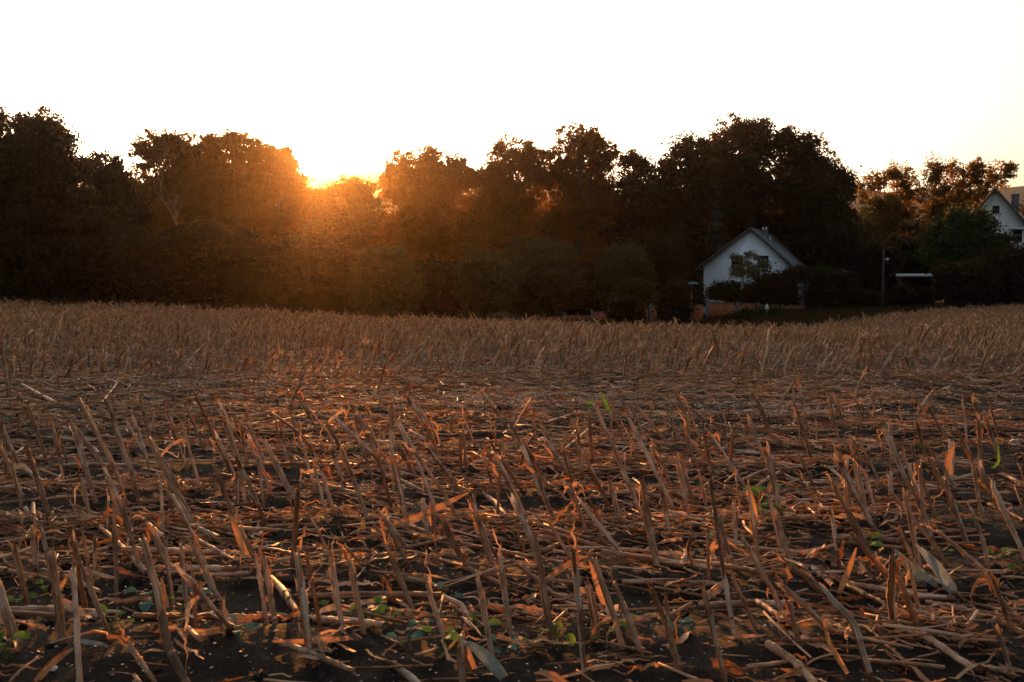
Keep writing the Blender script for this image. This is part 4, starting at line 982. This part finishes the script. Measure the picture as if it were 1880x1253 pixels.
# outbuildings
def flat_shed(name, x0, x1, top, bot, D, depth, roofm, wallm, label, openf=True, cat="carport"):
    a = P(x0, top, D); b = P(x1, top, D); z0 = gz((a.x + b.x) / 2, D); root = empty(name, ((a.x + b.x) / 2, D, z0), -math.atan((a.x + b.x) / 2 / D)); W = (b.x - a.x) / 2; H = a.z - z0
    m_ = MB(); m_.box((-W - .1, -.2, H - .22), (W + .1, depth, H)); m_.build("roof", roofm, root)
    m_ = MB(); m_.box((-W, .1, -.5), (-W + .15, depth - .1, H - .225)); m_.box((W - .15 if not openf else -W + .16, depth - .25, -.5), (W, depth - .1, H - .225))
    if not openf: m_.box((-W + .16, .1, -.5), (W - .16, .22, H - .225))
    m_.build("wall", wallm, root)
    for sx in (-W + .3, W - .12):
        p_ = MB(); p_.box((sx - .06, -.05, -.5), (sx + .06, .07, H - .225)); p_.build("post", M_TRIM, root)
    tag(root, label, cat)
M_WOODD = simple("dark_stained_wood", (.045, .025, .018), .8, .3, 4)
flat_shed("carport", 1650, 1716, 503, 555, 82, 5, M_WHITE, M_WOODD, "carport with pale flat roof beside the driveway")
flat_shed("garden_shed", 1552, 1580, 497, 550, 88, 3, M_WHITE, M_WOODD, "shed with pale flat roof behind the reddish bush", False, "shed")
# driveway and verge
def strip(name, poly, mat, dz):
    m_ = MB(); A, B = poly; n = 16
    pts = []
    for i in range(n):
        t_ = i / (n - 1); rowp = []
        for j in range(6):
            s_ = j / 5
            x = (A[0] * (1 - t_) + A[2] * t_) * (1 - s_) + (B[0] * (1 - t_) + B[2] * t_) * s_; y = (A[1] * (1 - t_) + A[3] * t_) * (1 - s_) + (B[1] * (1 - t_) + B[3] * t_) * s_
            rowp.append([x, y, float(terr(x, y)) + dz])
        pts.append(rowp)
    m_.grid(np.array(pts), np.array([.5] * 3)); o = m_.build(name, mat, smooth=True); o["kind"] = "structure"
M_DRIVE = simple("driveway_gravel", (.30, .28, .27), .9, .2, 3)
strip("driveway", ((29.0, 75.2, 40, 81.5), (31.0, 82.5, 37.0, 90)), M_DRIVE, .03)
# grass on the verge
def grass(n, fx, h, mat, label):
    x, y = fx(n); z = terr(x, y); a = rg.uniform(0, 2 * PI, n); H = rg.uniform(.5, 1.2, n) * h; wv = .012 + H * .05
    c = np.stack([x, y, z], -1); s = np.stack([np.cos(a) * wv, np.sin(a) * wv, 0 * a], -1); u_ = np.stack([rg.normal(0, .3, n) * H, rg.normal(0, .3, n) * H, H], -1)
    q = np.stack([c - s, c + s, c + u_ + s * .2, c + u_ - s * .2], 1); col = np.zeros((n, 4, 3)); col[..., 0] = rg.random(n)[:, None]
    m_ = MB(); m_.quads(q, col); tag(m_.build("grass", mat), label, "grass", kind="stuff")
def fverge(n):
    x = rg.uniform(14, 48, n); return x, edge_dist(x) + rg.uniform(.0, 1, n) ** 1.5 * np.interp(x, [14, 26, 45], [2.5, 2.2, 6])
grass(22000, fverge, .22, FG['green'], "green grass verge between the stubble and the driveway")
def fleft(n):
    x = rg.uniform(-36, 16, n); return x, edge_dist(x) + rg.uniform(0, 9, n)
def ffill(n):
    x = rg.uniform(3, 34, n); return x, edge_dist(x) + rg.uniform(-.3, 24, n)
grass(42000, ffill, .4, FG['dark'], "dark rough grass between the stubble and the garden fence")
grass(26000, fleft, .35, FG['dark'], "dark rough grass under the wood beyond the stubble")
# fence, stepped wood panels between grey posts
M_FW = simple("orange_stained_boards", (.30, .085, .026), .7, .35, 3); M_POST = simple("grey_concrete_post", (.10, .095, .09), .85, .15, 5)
def boards(mb, a, b, zt, zb, nb):
    """vertical boards from a to b (world xy)"""
    a = np.array(a); b = np.array(b); d = (b - a); L = np.linalg.norm(d); d /= L; nrm = np.array([d[1], -d[0]])
    for i in range(nb):
        p = a + d * L * (i + .06) / nb; q = a + d * L * (i + .94) / nb; o_ = nrm * (.012 if i % 2 else 0)
        V = [(p[0] + o_[0], p[1] + o_[1], zb), (q[0] + o_[0], q[1] + o_[1], zb), (q[0] + o_[0], q[1] + o_[1], zt), (p[0] + o_[0], p[1] + o_[1], zt)]
        mb.prism(V, (-nrm[0] * .025, -nrm[1] * .025, 0))
def fence(name, segs, bmat, pmat, label, capm=True):
    """segs: (x0px, x1px, toppx, D0, D1)"""
    a = P(segs[0][0], HORIZ, segs[0][3]); root = empty(name, (a.x, a.y, gz(a.x, a.y))); O = Vector(root.location)
    for (x0, x1, tp, D0, D1) in segs:
        p0 = P(x0, tp, D0); p1 = P(x1, tp, D1); zt = p0.z - O.z; zg = min(gz(p0.x, p0.y), gz(p1.x, p1.y)) - O.z
        A = (p0.x - O.x, p0.y - O.y); B = (p1.x - O.x, p1.y - O.y); L = math.hypot(B[0] - A[0], B[1] - A[1])
        m_ = MB(); boards(m_, A, B, zt - .02, zg + .1, max(3, int(L / .13))); pn = m_.build("panel", bmat, root)
        if capm: m_ = MB(); m_.prism([(A[0], A[1] - .06, zt - .018), (B[0], B[1] - .06, zt - .018), (B[0], B[1] + .05, zt - .018), (A[0], A[1] + .05, zt - .018)], (0, 0, .05)); m_.build("cap_rail", M_WHITE if False else M_POST, pn)
        m_ = MB(); m_.box((A[0] - .19, A[1] - .1, zg - .3), (A[0] - .01, A[1] + .1, zt + .12)); m_.box((A[0] - .22, A[1] - .13, zt + .122), (A[0] + .02, A[1] + .13, zt + .16)); m_.build("post", pmat, root)
    tag(root, label, "fence")
fence("garden_fence", [(992,1035,583,70,70.5),(1040,1083,580,70.5,71),(1089,1125,573,71,71.5),(1130,1168,570,71.5,72),(1173,1190,567,72,72.2),(1197,1225,562,72.2,72.6),(1232,1262,560,72.6,73),(1267,1291,560,73,73.3),(1301,1348,556,73.3,73.8),(1356,1386,558,73.8,74.2),(1394,1430,560,74.2,74.6),(1438,1478,562,74.6,75)],
      M_FW, M_POST, "stepped orange board fence with grey posts along the garden")
fence("boundary_fence", [(1738,1765,530,80,80.3),(1766,1795,528,80.3,80.6),(1796,1825,526,80.6,80.9),(1826,1855,525,80.9,81.2),(1856,1900,524,81.2,81.6)], M_WOODD, M_WOODD, "dark brown board fence right of the driveway", False)
# utility pole
pp = P(1621, HORIZ, 76); zb = gz(pp.x, 76); root = empty("utility_pole", (pp.x, 76, zb)); Hp = zpx(454, 76) - zb
m_ = MB(); tube(m_, [(0, 0, -.3), (0, 0, Hp / 2), (0, 0, Hp)], [.10, .09, .075], 10, .5); m_.build("pole", simple("weathered_pole_wood", (.045, .034, .028), .85, .25, 4), root, True)
m_ = MB(); m_.box((-.15, -.05, Hp - .06), (.78, .05, Hp + .02)); m_.build("crossarm", M_TRIM, root)
m_ = MB(); tube(m_, [(.1, -.05, Hp - .95), (.22, -.1, Hp - .92), (.32, -.14, Hp - 1.0)], [.04, .09, .13], 10, .5); m_.build("lamp_head", M_METAL, root, True)
tag(root, "wooden utility pole with small crossarm and lamp by the driveway", "pole")
# small garden things
bp = P(1270, 521, 79); m_ = MB(); zg_ = gz(bp.x, 79)
th = np.arange(14) / 14 * 2 * PI
root = empty("garden_parasol", (bp.x, 79, zg_)); hh = P(0, 517, 79).z - zg_
m_.grid(np.array([[(math.cos(a) * r_, math.sin(a) * r_, z_) for a in th] for r_, z_ in ((.55, hh - .22), (.4, hh - .1), (.02, hh))]), np.array([.5] * 3), closed=True); m_.build("canopy", simple("blue_fabric", (.08, .22, .30), .8), root, True)
m_ = MB(); tube(m_, [(0, 0, 0), (0, 0, hh / 2), (0, 0, hh)], .025, 8, .5); m_.build("pole", M_METAL, root, True); tag(root, "small blue garden parasol left of the cypress", "parasol")
sp_ = P(1408, 563, 64); root = empty("road_sign", (sp_.x, 64, gz(sp_.x, 64))); hs = sp_.z - root.location.z
m_ = MB(); m_.prism([(-.16, -.04, hs - .16), (.16, -.04, hs - .16), (.0 + .01, -.04, hs + .18), (-.01, -.04, hs + .18)], (0, .02, 0)); m_.build("plate", M_WHITE, root)
m_ = MB(); tube(m_, [(0, 0, 0), (0, 0, hs / 2), (0, 0, hs + .1)], .02, 6, .5); m_.build("post", M_METAL, root, True); tag(root, "small pale triangular plate on a post before the dark bush", "sign")

# ------------------------------------------------------------------ evening air
hm = bpy.data.materials.new("evening_haze"); hm.use_nodes = True; n = hm.node_tree; n.nodes.clear()
pv = n.nodes.new("ShaderNodeVolumePrincipled"); pv.inputs["Density"].default_value = HAZE; pv.inputs["Anisotropy"].default_value = .91; pv.inputs["Color"].default_value = (1, .78, .55, 1)
oo = n.nodes.new("ShaderNodeOutputMaterial"); n.links.new(pv.outputs[0], oo.inputs["Volume"])
m_ = MB(); m_.box((-3500, -450, -40), (3500, 3300, 190)); o = m_.build("haze", hm); tag(o, "thin warm evening haze hanging over the field and woods", "haze", kind="stuff")
